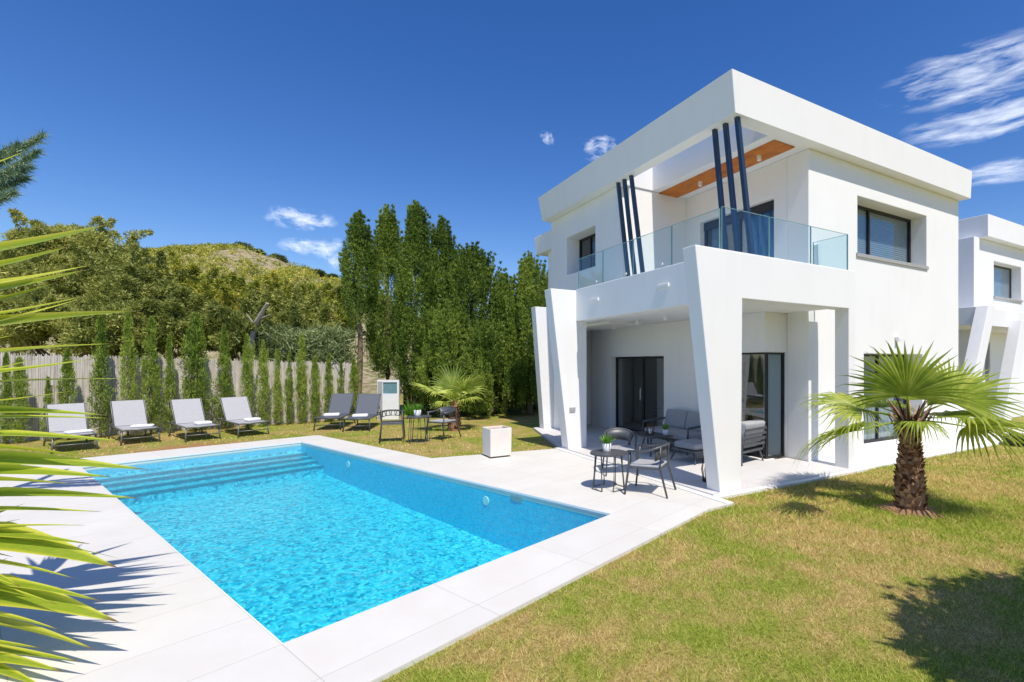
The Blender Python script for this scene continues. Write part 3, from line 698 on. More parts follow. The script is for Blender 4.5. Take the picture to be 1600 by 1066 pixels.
def trunk(parent, h, r0, r1, mat=bark, lean=(0, 0), seg=7, name='trunk', bend=.06):
    pts = [(lean[0]*i/seg+random.uniform(-bend, bend)*r0*6*(i > 0), lean[1]*i/seg+random.uniform(-bend, bend)*r0*6*(i > 0), h*i/seg-.05) for i in range(seg+1)]
    rr = [r0+(r1-r0)*i/seg for i in range(seg+1)]
    return MB().tube(pts, rr, 10).build(name, mat, parent, smooth=True), pts

# ---- slim cypresses in front of the reed fence
slim_protos = []
for k in range(6):
    e_ = empty('slim_cypress', (0, 0, 0)); v = columnar(2.6, .24*random.uniform(.85, 1.1), .05, random.choice((150, 190, 230)), 34, .075, .011, random.choice((1.2, 1.6, 2.2)), random.uniform(.2, .5), random.uniform(.08, .12))
    for q in range(random.choice((1, 2, 3))):
        zz = random.uniform(.7, 2.0); xx, yy = random.uniform(-.16, .16), random.uniform(-.16, .16)
        v = np.concatenate([v, clumps(np.array([[xx*(1+t*.5), yy*(1+t*.5), zz+t*.6] for t in np.linspace(0, 1, 8)]), np.linspace(.09, .025, 8), 34, .08, .010, 1.5, 1.4)])
    np_mesh('crown', v, 3, leaf_slim, e_); trunk(e_, 1.9, .03, .012); slim_protos.append(e_)
slim = [(-12, 560, 20), (10, 548, 20), (30, 558, 24), (75, 588, 18), (106, 545, 27), (157, 494, 32), (200, 484, 27), (236, 492, 32), (265, 520, 20), (306, 490, 38), (350, 508, 28), (386, 522, 22),
        (411, 532, 20), (433, 545, 18), (452, 548, 16), (471, 520, 22), (492, 556, 17), (514, 552, 20), (533, 562, 14), (553, 560, 20)]
slim_lab = ['slim cypress at the far left edge of the photo behind the sword leaves', 'narrow cypress at the left edge before the reed fence, second in the row',
 'dense slim cypress left of the first lounger, third in the row', 'shortest slim cypress in the row, ending below the fence top', 'slim cypress rising just behind the leftmost pale lounger',
 'tall bushy slim cypress between the first and second pale loungers', 'tallest slim cypress, directly behind the second pale lounger', 'tall slim cypress right of the second pale lounger',
 'thin cypress left of the third pale lounger', 'widest slim cypress, behind the third pale lounger', 'slim cypress just left of the fourth pale lounger', 'slim cypress behind the fourth pale lounger',
 'slim cypress at the right shoulder of the fourth pale lounger', 'narrow cypress first in the empty stretch right of the pale loungers', 'thinnest young cypress midway along the fence between the two lounger groups',
 'tall slim cypress midway along the fence between the two lounger groups', 'narrow cypress right of the tall middle one before the reed fence', 'slim cypress left of the dark loungers, before the fence end',
 'very narrow cypress standing behind the left dark lounger', 'slim cypress behind the dark loungers next to the bare tall trunk']
fence_y = lambda x: 690-(x-30)*.068
used = set()
for i, (px, ty, wpx) in enumerate(slim):
    k = (i*5+i//6) % 6
    o = slim_protos[k] if k not in used else copy_tree(slim_protos[k]); used.add(k)
    P = g(px, fence_y(px)+1); z = H-(ty-HY)*P[1]/F; o.location = (P[0], P[1], -.03); o.rotation_euler.z = random.uniform(0, 6.28)
    sr = wpx/F*P[1]/.66; o.scale = (sr, sr, z/2.62)
    tag(o, slim_lab[i], 'tree', 'slim cypresses planted along the reed fence')

# ---- reed fence (three lengths of rolled screen on posts)
def fence(x0, x1, h0, h1, label, off=.45, mat=reed, nm='reed_fence'):
    p0, p1 = g(x0, fence_y(x0)), g(x1, fence_y(x1)); d = (p1-p0)/np.linalg.norm(p1-p0); nrm = np.array([-d[1], d[0]])
    p0 = p0+nrm*off; p1 = p1+nrm*off; L = np.linalg.norm(p1-p0)
    e_ = empty(nm, (p0[0], p0[1], 0), math.atan2(d[1], d[0]), label, 'fence')
    m_ = MB(); n = int(L/.021)
    for i in range(n):
        x = i*L/n; h_ = h0+(h1-h0)*i/n+random.uniform(-.05, .05); y_ = random.uniform(-.012, .012)
        m_.box(x, x+L/n*.93, y_-.01, y_+.01, -.05, h_)
    m_.build('screen', mat, e_)
    for i in range(int(L/2)+1): MB().tube([(min(i*2+.1, L-.05), .05, -.05), (min(i*2+.1, L-.05), .05, h0-.05)], .03, 8).build('post', anth, e_)
    return e_
fence(-130, 555, 2.22, 1.93, 'pale reed screen fence behind the row of slim cypresses')
# brown board fence further right
p0 = np.array([-8.0, 20.6]); p1 = np.array([-.6, 21.6]); d = (p1-p0); L = np.linalg.norm(d)
bf = empty('board_fence', (p0[0], p0[1], 0), math.atan2(d[1], d[0]), 'dark brown board fence in the shade under the tall conifers', 'fence')
m_ = MB()
for i in range(int(L/.16)): m_.box(i*.16, i*.16+.145, -.012, .012, -.05, 1.1+random.uniform(-.03, .03))
m_.build('boards', brownwood, bf)
m_ = MB(); m_.box(0, L, .013, .05, .25, .33); m_.box(0, L, .013, .05, .8, .88); m_.build('rail', brownwood, bf)

def conifer(h, r, base, nb, per, ln, wd):
    """columnar crown made of upright flame-like plumes round a dense core"""
    cs, rs = [], []
    for k in range(nb):
        t = random.random()**.95; z0 = base+(h*.95-base)*t; env = r*min(1, (1-t)**.42*1.22)*min(1, .55+t*3.2)
        an = random.uniform(0, 2*math.pi); q = random.uniform(.5, .95); L = random.uniform(.6, 1.5)*min(1, .5+env/r*.6); r0 = random.uniform(.11, .20)*min(1, .5+env/r*.6); out = random.choice((.02, .1, .2, .38))*env
        for s_ in (0, .2, .4, .6, .8, 1):
            rr = env*q+out*s_; cs.append((math.cos(an)*rr, math.sin(an)*rr, z0+L*(s_-.35))); rs.append(r0*(1-.78*s_)*(.75 if s_ == 0 else 1))
    for k in range(int(h*10)):
        t = k/(h*10); z = base+(h*.97-base)*t; rr = r*.4*(1-t)**.5; cs.append((random.gauss(0, rr*.5), random.gauss(0, rr*.5), z)); rs.append(.12+.22*(1-t))
    return clumps(np.array(cs), np.array(rs), per, ln, wd, up=1.1, squash=1.35)
# ---- tall conifers
tall = [  # px centre, top y, width px, Y, crown base m, wide?, label
 (561, 330, 46, 18.6, 3.7, 'tall columnar cypress on a bare trunk, leftmost of the conifer group'),
 (606, 322, 56, 19.6, 1.8, 'tall cypress second from the left in the conifer group, behind the white panel'),
 (650, 318, 62, 19.2, .9, 'tallest pointed cypress of the conifer group, third from the left'),
 (690, 342, 60, 19.8, .7, 'tall cypress behind the fan palm on the lawn, fourth in the conifer group'),
 (738, 385, 92, 20.0, .8, 'broad bushy conifer right of the tall four, with an open ragged top'),
 (788, 432, 60, 19.6, .6, 'lower conifer in the dip between the ragged one and the pointed one by the villa'),
 (829, 403, 66, 19.2, .7, 'pointed conifer touching the left edge of the villa'),
 (700, 480, 80, 18.6, .5, 'low spreading conifer in front of the tall trunks beside the white panel'),
 (770, 520, 110, 18.6, .45, 'low dense conifer filling the gap above the board fence'),
 (872, 430, 80, 21.0, .5, 'conifer mostly hidden behind the left side of the villa')]
for i, (px, ty, wpx, Y, cb, lab) in enumerate(tall):
    X = (px-CX)*Y/F; h_ = H-(ty-HY)*Y/F; r = wpx/F*Y/2
    e_ = empty('conifer_tree', (X, Y, -.03), 0, lab, 'tree', 'tall conifers behind the lawn')
    vs = [conifer(h_, r*(1.12 if i < 4 else 1.24), cb, int((h_-cb)*r*(54 if i < 4 else 66)), 44, .088, .0145)]
    spires(vs, [(0, 0, h_*.86, h_)]+[(random.uniform(-.5, .5)*r, random.uniform(-.5, .5)*r, h_*.7, h_*random.uniform(.88, .97)) for _ in range(3)], .16, 60, .11, .016)
    np_mesh('crown', np.concatenate(vs), 3, leaf_cyp, e_); trunk(e_, h_*.7, .13, .05)

# ---- broad trees beyond the fence
def broad(name, px, py, rpx, Y, mat, label, group, zsq=.85, lobes=34, per=560, ln=.13, wd=.030, base=0.0, nclump=None, cr=.26):
    X = (px-CX)*Y/F; zc = H-(py-HY)*Y/F; r = rpx/F*Y*.90
    e_ = empty(name, (X, Y, base), 0, label, 'tree', group)
    d = unit(rng.normal(size=(lobes, 3))); d[:, 2] = np.abs(d[:, 2])*1.0-.35; lc = d*r*rng.uniform(.55, .85, (lobes, 1))*np.array([1, 1, zsq]); lr = r*rng.uniform(.14, .34, lobes)
    # clumps on the lobes' shells
    cl = []; rad = []
    for c_, q in zip(lc, lr):
        n = int(9+24*q); dd = unit(rng.normal(size=(n, 3))+np.array([0, 0, .45])); cl.append(c_+dd*q*rng.uniform(.6, 1.0, (n, 1))); rad.append(np.full(n, cr)*rng.uniform(.7, 1.5, n))
    cl = np.concatenate(cl); rad = np.concatenate(rad); cl[:, 2] += zc-base
    cl = cl[cl[:, 2] > .2]; rad = rad[:len(cl)]
    for k in range(26):       # sprays that break the outline
        dk_ = unit(rng.normal(size=(1, 3))+np.array([[0, 0, .6]]))[0]; q0 = dk_*r*rng.uniform(.7, .95); L_ = rng.uniform(.3, .75)
        dk2 = unit((dk_+rng.normal(size=3)*.35)[None])[0]; pts_ = np.array([q0+dk2*L_*t+np.array([0, 0, zc-base]) for t in (0, .35, .7, 1)]); pts_ = pts_[pts_[:, 2] > .3]
        cl = np.concatenate([cl, pts_]); rad = np.concatenate([rad, np.array([.26, .2, .14, .09])[:len(pts_)]])
    v = clumps(cl, rad, per//6, ln, wd, .3, .8)
    np_mesh('crown', v, 3, mat, e_)
    m_ = MB(); m_.tube([(0, 0, -.1), (.1, 0, (zc-base)*.45), (-.1, .1, (zc-base)*.9)], [.16, .12, .05], 8)
    for k in range(7):
        q = lc[k]; m_.tube([(.05, 0, (zc-base)*(.35+.05*k)), (q[0]*.5, q[1]*.5, (zc-base)*.7+q[2]*.4), (q[0], q[1], zc-base+q[2])], [.07, .045, .02], 6)
    m_.build('trunk', bark, e_, smooth=True)
    return e_
GB = 'trees on the slope beyond the reed fence'
broad('broadleaf_tree', 20, 440, 92, 19, leaf_oliv, 'dull green tree at the left edge beyond the fence', GB)
broad('broadleaf_tree', 132, 420, 100, 21, leaf_oliv, 'largest brownish olive tree, with the highest top above the fence on the left', GB, lobes=42)
broad('broadleaf_tree', 205, 465, 82, 20, leaf_oliv, 'olive tree sloping down to the right of the highest one', GB)
broad('broadleaf_tree', 90, 510, 90, 18, leaf_oliv, 'low dull tree just above the fence behind the leftmost lounger', GB)
broad('broadleaf_tree', 180, 525, 70, 17.6, leaf_oliv, 'low thicket tree above the fence behind the second pale lounger', GB)
broad('mimosa_tree', 300, 468, 60, 22, leaf_mim, 'yellow green tree left of the bare hilltop, behind the third lounger', GB)
broad('mimosa_tree', 362, 492, 58, 21, leaf_mim, 'yellow green tree below the hilltop shrub, above the fourth lounger', GB)
broad('mimosa_tree', 440, 494, 58, 23, leaf_mim, 'yellow green tree below the right hand slope of the hill', GB)
broad('mimosa_tree', 503, 500, 52, 22, leaf_mim, 'yellow green tree beside the leftmost tall cypress', GB)
broad('mimosa_tree', 285, 515, 56, 18.5, leaf_oliv, 'dull bush tree above the fence between the second and third loungers', GB)
broad('mimosa_tree', 395, 525, 52, 18.5, leaf_oliv, 'dull bush tree with the bleached broken branch in front', GB)
broad('mimosa_tree', 475, 520, 56, 19.5, leaf_oliv, 'dull bush tree behind the pale reeds', GB)
for px, py, r_, Y, lab in ((435, 548, 34, 18.2, 'pale green reed clump over the fence, left one'), (475, 552, 30, 18.2, 'pale green reed clump over the fence, middle one'), (518, 548, 32, 18.2, 'pale green reed clump over the fence beside the tall cypress')):
    X = (px-CX)*Y/F; e_ = empty('reed_clump', (X, Y, 0), 0, lab, 'plant', 'pale reed clumps beyond the fence')
    n = 2600; r = r_/F*Y; top = H-(py-r_-HY)*Y/F
    c_ = np.stack([rng.normal(0, r*.5, n), rng.normal(0, r*.5, n), rng.uniform(.5, 1, n)**.8*top], 1)
    d_ = unit(np.stack([rng.normal(0, .7, n), rng.normal(0, .7, n), rng.uniform(.1, 1.1, n)], 1))
    np_mesh('leaves', tri_leaves(c_, d_, .34, .022), 3, leaf_reed, e_)
    m_ = MB()
    for k in range(14): x_, y_ = random.gauss(0, r*.4), random.gauss(0, r*.4); m_.tube([(x_, y_, -.05), (x_*1.1, y_*1.1, top*.9)], .012, 5)
    m_.build('stems', leaf_reed, e_)
# bleached dead branch
dbr = empty('dead_branch', at(383, 545, 17.6), 0, 'bleached broken tree branch leaning up among the bushes beyond the fence', 'branch')
def rel(p): q = at(383, 545, 17.6); return tuple(p[i]-q[i] for i in range(3))
MB().tube([(0, 0, -1), rel(at(398, 508, 17.4)), rel(at(418, 474, 17.2))], [.10, .09, .05], 7).build('stem', simple('bleached_wood', (.36, .31, .26), .9, 0, .2), dbr)
MB().tube([rel(at(398, 508, 17.4)), rel(at(385, 490, 17.3))], [.04, .015], 6).build('twig', MATS['bleached_wood'], dbr)
MB().tube([rel(at(402, 500, 17.4)), rel(at(422, 492, 17.2))], [.035, .012], 6).build('twig', MATS['bleached_wood'], dbr)

# ---- hill
prof = [(-600, 470), (-100, 430), (200, 415), (265, 402), (330, 392), (400, 394), (440, 408), (480, 424), (535, 443), (600, 470), (700, 520), (800, 552), (1100, 566), (1700, 566)]
def hy_(px):
    for (x0, y0), (x1, y1) in zip(prof, prof[1:]):
        if x0 <= px <= x1: t = (px-x0)/(x1-x0); t = t*t*(3-2*t); return y0+(y1-y0)*t
    return 567
nx, ny = 110, 60; hm = MB()
for j in range(ny+1):
    Y = 27+(j/ny)**1.2*110
    for i in range(nx+1):
        px = -600+2300*i/nx; X = (px-CX)*72/F*(.6+.4*Y/72)
        Hh = (HY-hy_(px))/F*72+H
        t = min(1, max(0, (Y-27)/45)); s_ = t*t*(3-2*t)
        if Y > 76: s_ *= max(.2, 1-(Y-76)/90)
        z = Hh*s_+.5*math.sin(X*.4+Y*.3)*s_*min(1, abs(Y-72)/20)+.25*math.sin(X*1.3)*math.sin(Y*.9)*s_
        hm.v.append((X, Y, z-.12))
for j in range(ny):
    for i in range(nx): q = j*(nx+1)+i; hm.f.append((q, q+1, q+nx+2, q+nx+1))
tag(hm.build('hill', hill_mat, smooth=True), kind='structure')
for px, py, r_, lab in ((378, 388, 17, 'dark round shrub on the crest of the bare hill'), (402, 396, 9, 'small shrub hugging the big round one on the hilltop'), (432, 405, 14, 'low flat shrub right of the round one on the hill crest'), (498, 428, 9, 'small dark shrub near the right end of the hill crest'), (520, 434, 7, 'tiniest shrub at the right end of the hill crest')):
    Y = 70; X = (px-CX)*Y/F; zc = H-(py-HY)*Y/F; r = r_/F*Y
    e_ = empty('hill_shrub', (X, Y, zc-r), 0, lab, 'shrub', 'shrubs on the hill crest')
    d = unit(rng.normal(size=(260, 3))); cl = d*r*.85*np.array([1.1, 1, .75])*rng.uniform(.5, 1, (260, 1)); cl[:, 2] += r*.75
    np_mesh('crown', clumps(cl, np.full(260, .3), 24, .28, .07), 3, leaf_shrub, e_); MB().tube([(0, 0, -.6), (0, 0, r*.8)], [.18, .08], 7).build('stem', bark, e_)
n = 1500; px_ = rng.uniform(180, 620, n); Yh = rng.uniform(46, 74, n)
cl = []
hv = np.array(hm.v)
for px, Y in zip(px_, Yh):
    X = (px-CX)*72/F*(.6+.4*Y/72); Hh = (HY-hy_(px))/F*72+H; t = min(1, max(0, (Y-27)/45)); s_ = t*t*(3-2*t)
    if px > 385 and px < 480 and Y > 60 and random.random() < .85: continue
    cl.append((X, Y, Hh*s_+.5*math.sin(X*.4+Y*.3)*s_*min(1, abs(Y-72)/20)+.1))
cl = np.array(cl)
tag(np_mesh('hillside_scrub', clumps(cl, rng.uniform(.3, .9, len(cl)), 46, .3, .07, .3, .6), 3, leaf_mim), 'low yellow green scrub covering the hillside', 'scrub', kind='stuff')

# ------------------------------------------------------------ fan palms
def fan(base, az, el, pet, rad, mat, parent, spread=150, nseg=34, droop=.35, roll=0.0, stem_mat=None, twist=0.0):
    """one palm leaf: petiole then a pleated fan of pointed segments, > petiole"""
    d = Vector((math.cos(az)*math.cos(el), math.sin(az)*math.cos(el), math.sin(el)))
    hub = Vector(base)+d*pet+Vector((0, 0, -.10*pet*math.cos(el)))
    side = d.cross(Vector((0, 0, 1))).normalized(); nrm = side.cross(d).normalized()
    M = Matrix.Rotation(roll, 3, d); side = M@side; nrm = M@nrm
    m_ = MB()
    for k in range(nseg):
        th = R(-spread+2*spread*k/(nseg-1))
        L = rad*(1-.28*abs(th/R(spread))**1.5)*random.uniform(.84, 1.06)
        dd = (d*math.cos(th)+side*math.sin(th)).normalized(); pd = (side*math.cos(th)-d*math.sin(th)).normalized()
        dth = R(spread)*2/(nseg-1)
        nst = 7; pts = []; p = hub+dd*.01; cur = dd.copy(); lift = nrm*(.10 if k % 2 else -.0)
        for s in range(nst+1):
            t = s/nst
            if t < .5: w_ = L*t*math.tan(dth/2)*1.0+.004
            else: w_ = (L*.5*math.tan(dth/2)+.004)*(1-(t-.5)/.5)**1.15+.0006
            sag = Vector((0, 0, -1))*(droop*L*t**3*random.uniform(.75, 1.25))
            c_ = hub+dd*L*t+sag+nrm*math.sin(t*3.1)*.05*L
            fold = w_*.55
            pts.append((c_-pd*w_, c_+nrm*fold, c_+pd*w_))
        b0 = len(m_.v)
        for q in pts: m_.v += [tuple(x) for x in q]
        for s in range(nst):
            i = b0+s*3; m_.f += [(i, i+1, i+4, i+3), (i+1, i+2, i+5, i+4)]
    fr = m_.build('frond', mat, parent)
    MB().tube([tuple(base), tuple((Vector(base)+hub)/2+Vector((0, 0, .02))), tuple(hub)], [.022, .013, .008], 6).build('petiole', mat, fr)
    return fr
def palm_trunk(parent, prof, n=22, scale_n=420):
    m_ = MB(); m_.lathe(prof, n=n, wob=.07); t_ = m_.build('trunk', palm_bark, parent)
    s_ = MB(); ztop = prof[-1][1]
    for k in range(scale_n):
        z = random.uniform(.0, ztop*.98); an = k*2.39996+random.uniform(-.2, .2)
        for (r0, z0), (r1, z1) in zip(prof, prof[1:]):
            if z0 <= z <= z1: r = r0+(r1-r0)*(z-z0)/(z1-z0+1e-6)
        w_ = random.uniform(.03, .055); h_ = random.uniform(.04, .09); out_ = random.uniform(.012, .045)
        ca, sa = math.cos(an), math.sin(an); tx, ty = -sa, ca
        s_.add([(ca*(r-.01)-tx*w_, sa*(r-.01)-ty*w_, z), (ca*(r-.01)+tx*w_, sa*(r-.01)+ty*w_, z), (ca*(r+out_)+tx*w_*.4, sa*(r+out_)+ty*w_*.4, z+h_), (ca*(r+out_)-tx*w_*.4, sa*(r+out_)-ty*w_*.4, z+h_), (ca*(r-.005), sa*(r-.005), z+h_*.8)],
               [(0, 1, 2, 3), (0, 3, 4), (1, 4, 2), (2, 4, 3)])
    s_.build('bark_scales', palm_bark, t_); return t_
PP = g(1422, 793)
palm = empty('fan_palm', (PP[0], PP[1], -.03), 0, 'stocky fan palm with a thick fibrous brown trunk on the lawn by the villa', 'palm tree')
palm_trunk(palm, [(.165, -.05), (.18, .15), (.175, .35), (.155, .55), (.128, .72), (.112, .88), (.11, 1.03), (.10, 1.15), (.07, 1.27)])
ctop = (0, 0, 1.20)
def D2(x, y, z): return math.atan2(y, x), math.atan2(z, math.hypot(x, y))
for (vx, vy, vz, pet, rad, dr_, rl, sp_) in [
    (-.34, -.40, .82, .44, 1.02, .10, .0, 105),      # big one facing the pool
    (.25, .55, .85, .35, .85, .10, .2, 80),
    (.92, .10, .50, .66, 1.08, .12, .75, 80),        # right, raised
    (-.95, -.42, .02, 1.0, .92, .34, .45, 78),       # left, low
    (.72, -.50, .04, .62, 1.12, .38, -.35, 100),     # right, low and near
    (1.0, .20, .16, .50, .92, .35, 0, 80),
    (-.2, -1, .10, .22, .52, .65, 0, 100),          # towards the camera, drooping
    (-.1, .95, .3, .60, .95, .3, 0, 95),
    (-.85, .45, .30, .60, .95, .25, -.3, 90),
    (-.45, .85, .2, .75, .95, .3, .2, 95),
    (.6, -.3, .75, .30, .70, .15, .3, 60)]:
    az, el = D2(vx, vy, vz); fan(ctop, az, el, pet, rad, leaf_palm, palm, sp_, 36, dr_, rl)
bk_ = MB()
for k in range(26):
    an = k*2.4; e_ = .35+random.random()*.5; z0 = .95+k*.012
    bk_.tube([(math.cos(an)*.10, math.sin(an)*.10, z0), (math.cos(an)*.17, math.sin(an)*.17, z0+.14), (math.cos(an)*.26, math.sin(an)*.26, z0+.22+e_*.1)], [.02, .015, .006], 5)
bk_.build('leaf_stubs', palm_bark, palm)
sl_ = MB(); n_ = 28; rr_ = [random.uniform(.30, .46) for _ in range(n_)]
sl_.v = [(0, 0, .045)]+[(math.cos(2*math.pi*k/n_)*rr_[k]*.6, math.sin(2*math.pi*k/n_)*rr_[k]*.6, .04) for k in range(n_)]+[(math.cos(2*math.pi*k/n_)*rr_[k], math.sin(2*math.pi*k/n_)*rr_[k], -.012) for k in range(n_)]
sl_.f = [(0, 1+k, 1+(k+1) % n_) for k in range(n_)]+[(1+k, 1+n_+k, 1+n_+(k+1) % n_, 1+(k+1) % n_) for k in range(n_)]
sl_.build('soil_ring', soilmat, palm, smooth=True)
P2_ = g(710, 671)
palm2 = empty('fan_palm', (P2_[0], P2_[1], -.03), 0, 'small pale fan palm with a short trunk behind the lawn chairs', 'palm tree')
palm_trunk(palm2, [(.17, -.05), (.18, .12), (.16, .34), (.12, .56), (.09, .74), (.06, .88)], 16, 160)
for (vx, vy, vz, pet, rad, dr_, sp_) in [(-.05, -.35, 1, .45, .90, .06, 100), (.75, -.5, .85, .55, .92, .08, 115), (-1, -.35, .62, .60, .88, .20, 85), (.9, -.3, .25, .35, .65, .3, 100),
                                          (-.6, .6, .5, .5, .8, .3, 80), (.5, .7, .5, .5, .8, .3, 80), (-.6, -.6, .1, .3, .5, .5, 90), (.25, -.8, .5, .3, .6, .35, 90)]:
    az, el = D2(vx, vy, vz); fan((0, 0, .84), az, el, pet, rad, leaf_palm2, palm2, sp_, 26, dr_)

# ------------------------------------------------------------ yucca at the left edge
yc = np.array([-4.40, 3.30])
yucca = empty('yucca', (yc[0], yc[1], -.03), 0, 'large yucca with long pointed yellow edged sword leaves reaching in from the left edge', 'yucca')
def sword(base, tip, wid, sag=.12, lift=.5, roll=0.0, parent=yucca):
    b_ = Vector(base); t_ = Vector(tip); d = t_-b_; L = d.length; dn = d.normalized()
    side = dn.cross(Vector((0, 0, 1))).normalized(); up = side.cross(dn).normalized()
    M = Matrix.Rotation(roll, 3, dn); s2_, u2_ = M@side, M@up
    n, m = 14, 6; vs = []; ac = []; alg = []
    for i in range(n+1):
        t = i/n; c_ = b_+d*t+Vector((0, 0, 1))*(math.sin(math.pi*t)*sag*L)
        w_ = wid*min(1, .6+t*1.5)*(1-max(0, (t-.26)/.74)**1.12)*.5+.0012
        for j in range(m+1):
            q = j/m*2-1; vs.append(tuple(c_+s2_*w_*q+u2_*w_*.75*(q*q)*lift)); ac.append(j/m); alg.append(t)
    fs = [(i*(m+1)+j, i*(m+1)+j+1, (i+1)*(m+1)+j+1, (i+1)*(m+1)+j) for i in range(n) for j in range(m)]
    me = bpy.data.meshes.new('leaf'); me.from_pydata(vs, [], fs); me.materials.append(yucca_mat)
    for nm, dat in (('across', ac), ('along', alg)):
        at__ = me.attributes.new(nm, 'FLOAT', 'POINT'); at__.data.foreach_set('value', dat)
    me.polygons.foreach_set('use_smooth', [True]*len(fs))
    o_ = bpy.data.objects.new('leaf', me); COL.objects.link(o_); o_.parent = parent; return o_
def yl(p): return (p[0]-yc[0], p[1]-yc[1], p[2]+.03)
MB().tube([(0, 0, -.05), (.05, .03, .6), (-.02, .05, 1.2), (.04, 0, 2.3)], [.13, .10, .09, .08], 12).build('trunk', bark, yucca, smooth=True)
MB().tube([(.1, -.15, -.05), (.15, -.25, .4), (.12, -.2, .75)], [.09, .08, .07], 12).build('trunk', bark, yucca, smooth=True)
ytips = [  # tip x, tip y, y and width (px) where it crosses x = 0, depth
 (173, 350, 391, 20, 4.1), (147, 413, 443, 17, 3.9), (138, 421, 452, 14, 4.0), (137, 462, 490, 12, 3.8), (130, 466, 503, 12, 3.9), (217, 486, 511, 18, 4.1), (28, 523, 528, 6, 3.8), (182, 537, 555, 12, 4.0),
 (222, 592, 601, 9, 4.2), (167, 649, 645, 12, 4.0), (176, 654, 656, 9, 4.1), (150, 715, 702, 20, 3.9), (230, 734, 722, 20, 4.1), (176, 746, 740, 18, 3.9), (120, 757, 754, 20, 3.7), (220, 779, 776, 16, 4.0),
 (133, 821, 827, 8, 3.8), (184, 872, 845, 12, 3.9), (184, 887, 850, 36, 3.8), (32, 917, 904, 12, 3.6), (186, 972, 934, 34, 3.7), (90, 945, 925, 10, 3.6), (150, 1016, 982, 28, 3.6), (64, 1013, 1008, 10, 3.5), (125, 1034, 1020, 14, 3.5), (72, 1076, 1052, 16, 3.4),
 (41, 236, 255, 11, 4.1), (150, 560, 580, 9, 4.0), (120, 610, 625, 9, 3.9), (196, 690, 682, 14, 4.0), (160, 800, 800, 11, 3.9), (140, 850, 836, 12, 3.8), (120, 905, 885, 14, 3.7), (160, 940, 915, 12, 3.7), (95, 985, 968, 14, 3.5), (100, 1050, 1036, 14, 3.4), (110, 385, 415, 12, 4.0), (95, 440, 470, 10, 3.9), (60, 560, 575, 8, 3.7), (85, 600, 640, 0, 3.8)]
for i, (px, py, y0, wpx, Y) in enumerate(ytips):
    if wpx == 0: continue
    k = (py-y0)/px; bx = -95; by = y0+k*bx*.75; Yb = 3.3; Y *= .88
    q = at(bx, by, Yb); tz = at(px, py, Y)
    sword(yl(q), yl(tz), wpx/F*Y*1.7, .015 if abs(k) < .12 else .03*(1 if k > 0 else -.6), .5, random.uniform(-.5, .5))
for k in range(120):     # the rest of the rosette, out of the frame except for its shadow
    hz = random.choice((2.3, 2.0, 1.7, 1.4, 1.1, .75, .4)); az = random.uniform(0, 2*math.pi); el = random.uniform(-.3, 1.2); L = random.uniform(.6, .95)
    if (az < 1.9 or az > 5.0): L *= .5
    sword((0, 0, hz), (math.cos(az)*math.cos(el)*L, math.sin(az)*math.cos(el)*L, hz+math.sin(el)*L), .085, .05, .5, random.uniform(-.4, .4))

# ------------------------------------------------------------ pine reaching in at top left
pb0 = at(-130, 300, 6.0)
pine = empty('pine_tree', (pb0[0], pb0[1], -.03), 0, 'blue green conifer whose branch tip shows at the upper left edge', 'tree')
trunk(pine, 6.0, .12, .04)
def prel(p): return Vector((p[0]-pb0[0], p[1]-pb0[1], p[2]+.03))
pv = []; pm = MB()
for (x0, y0, x1, y1, Yp) in [(-120, 330, 66, 213, 5.9), (-120, 300, 30, 228, 6.0), (-120, 350, 58, 238, 5.8), (-120, 340, 46, 262, 6.0), (-120, 360, 40, 278, 6.1), (-120, 380, 22, 300, 5.9), (-120, 300, 10, 240, 6.2)]:
    s_, e_ = prel(at(x0, y0, Yp)), prel(at(x1, y1, Yp)); s_ = Vector((0, 0, s_.z))
    pm.tube([s_, (s_+e_)/2, e_], [.03, .018, .005], 5)
    n = 1500; t = rng.uniform(.25, 1, (n, 1)); c_ = np.array(s_)+(np.array(e_)-np.array(s_))*t; d0 = np.array((e_-s_).normalized())
    d_ = unit(d0*1.0+rng.normal(size=(n, 3))*.7); c_ = c_+rng.normal(size=(n, 3))*.02*(1.3-t)
    pv.append(tri_leaves(c_, d_, .10, .006))
pm.build('branches', bark, pine); np_mesh('needles', np.concatenate(pv), 3, leaf_pine, pine)
# garden tree right of the camera that shades the lawn corner
tr = empty('garden_tree', (5.2, 1.7, -.03), 0, 'leafy tree right of the camera whose shadow darkens the lower right corner of the lawn', 'tree')
trunk(tr, 2.4, .10, .06)
d = unit(rng.normal(size=(520, 3))); cl = d*rng.uniform(.3, 1, (520, 1))**.5*np.array([2.1, 1.25, .9]); cl[:, 2] += 3.0
np_mesh('crown', clumps(cl, rng.uniform(.2, .34, 520), 60, .14, .04), 3, leaf_shrub, tr)

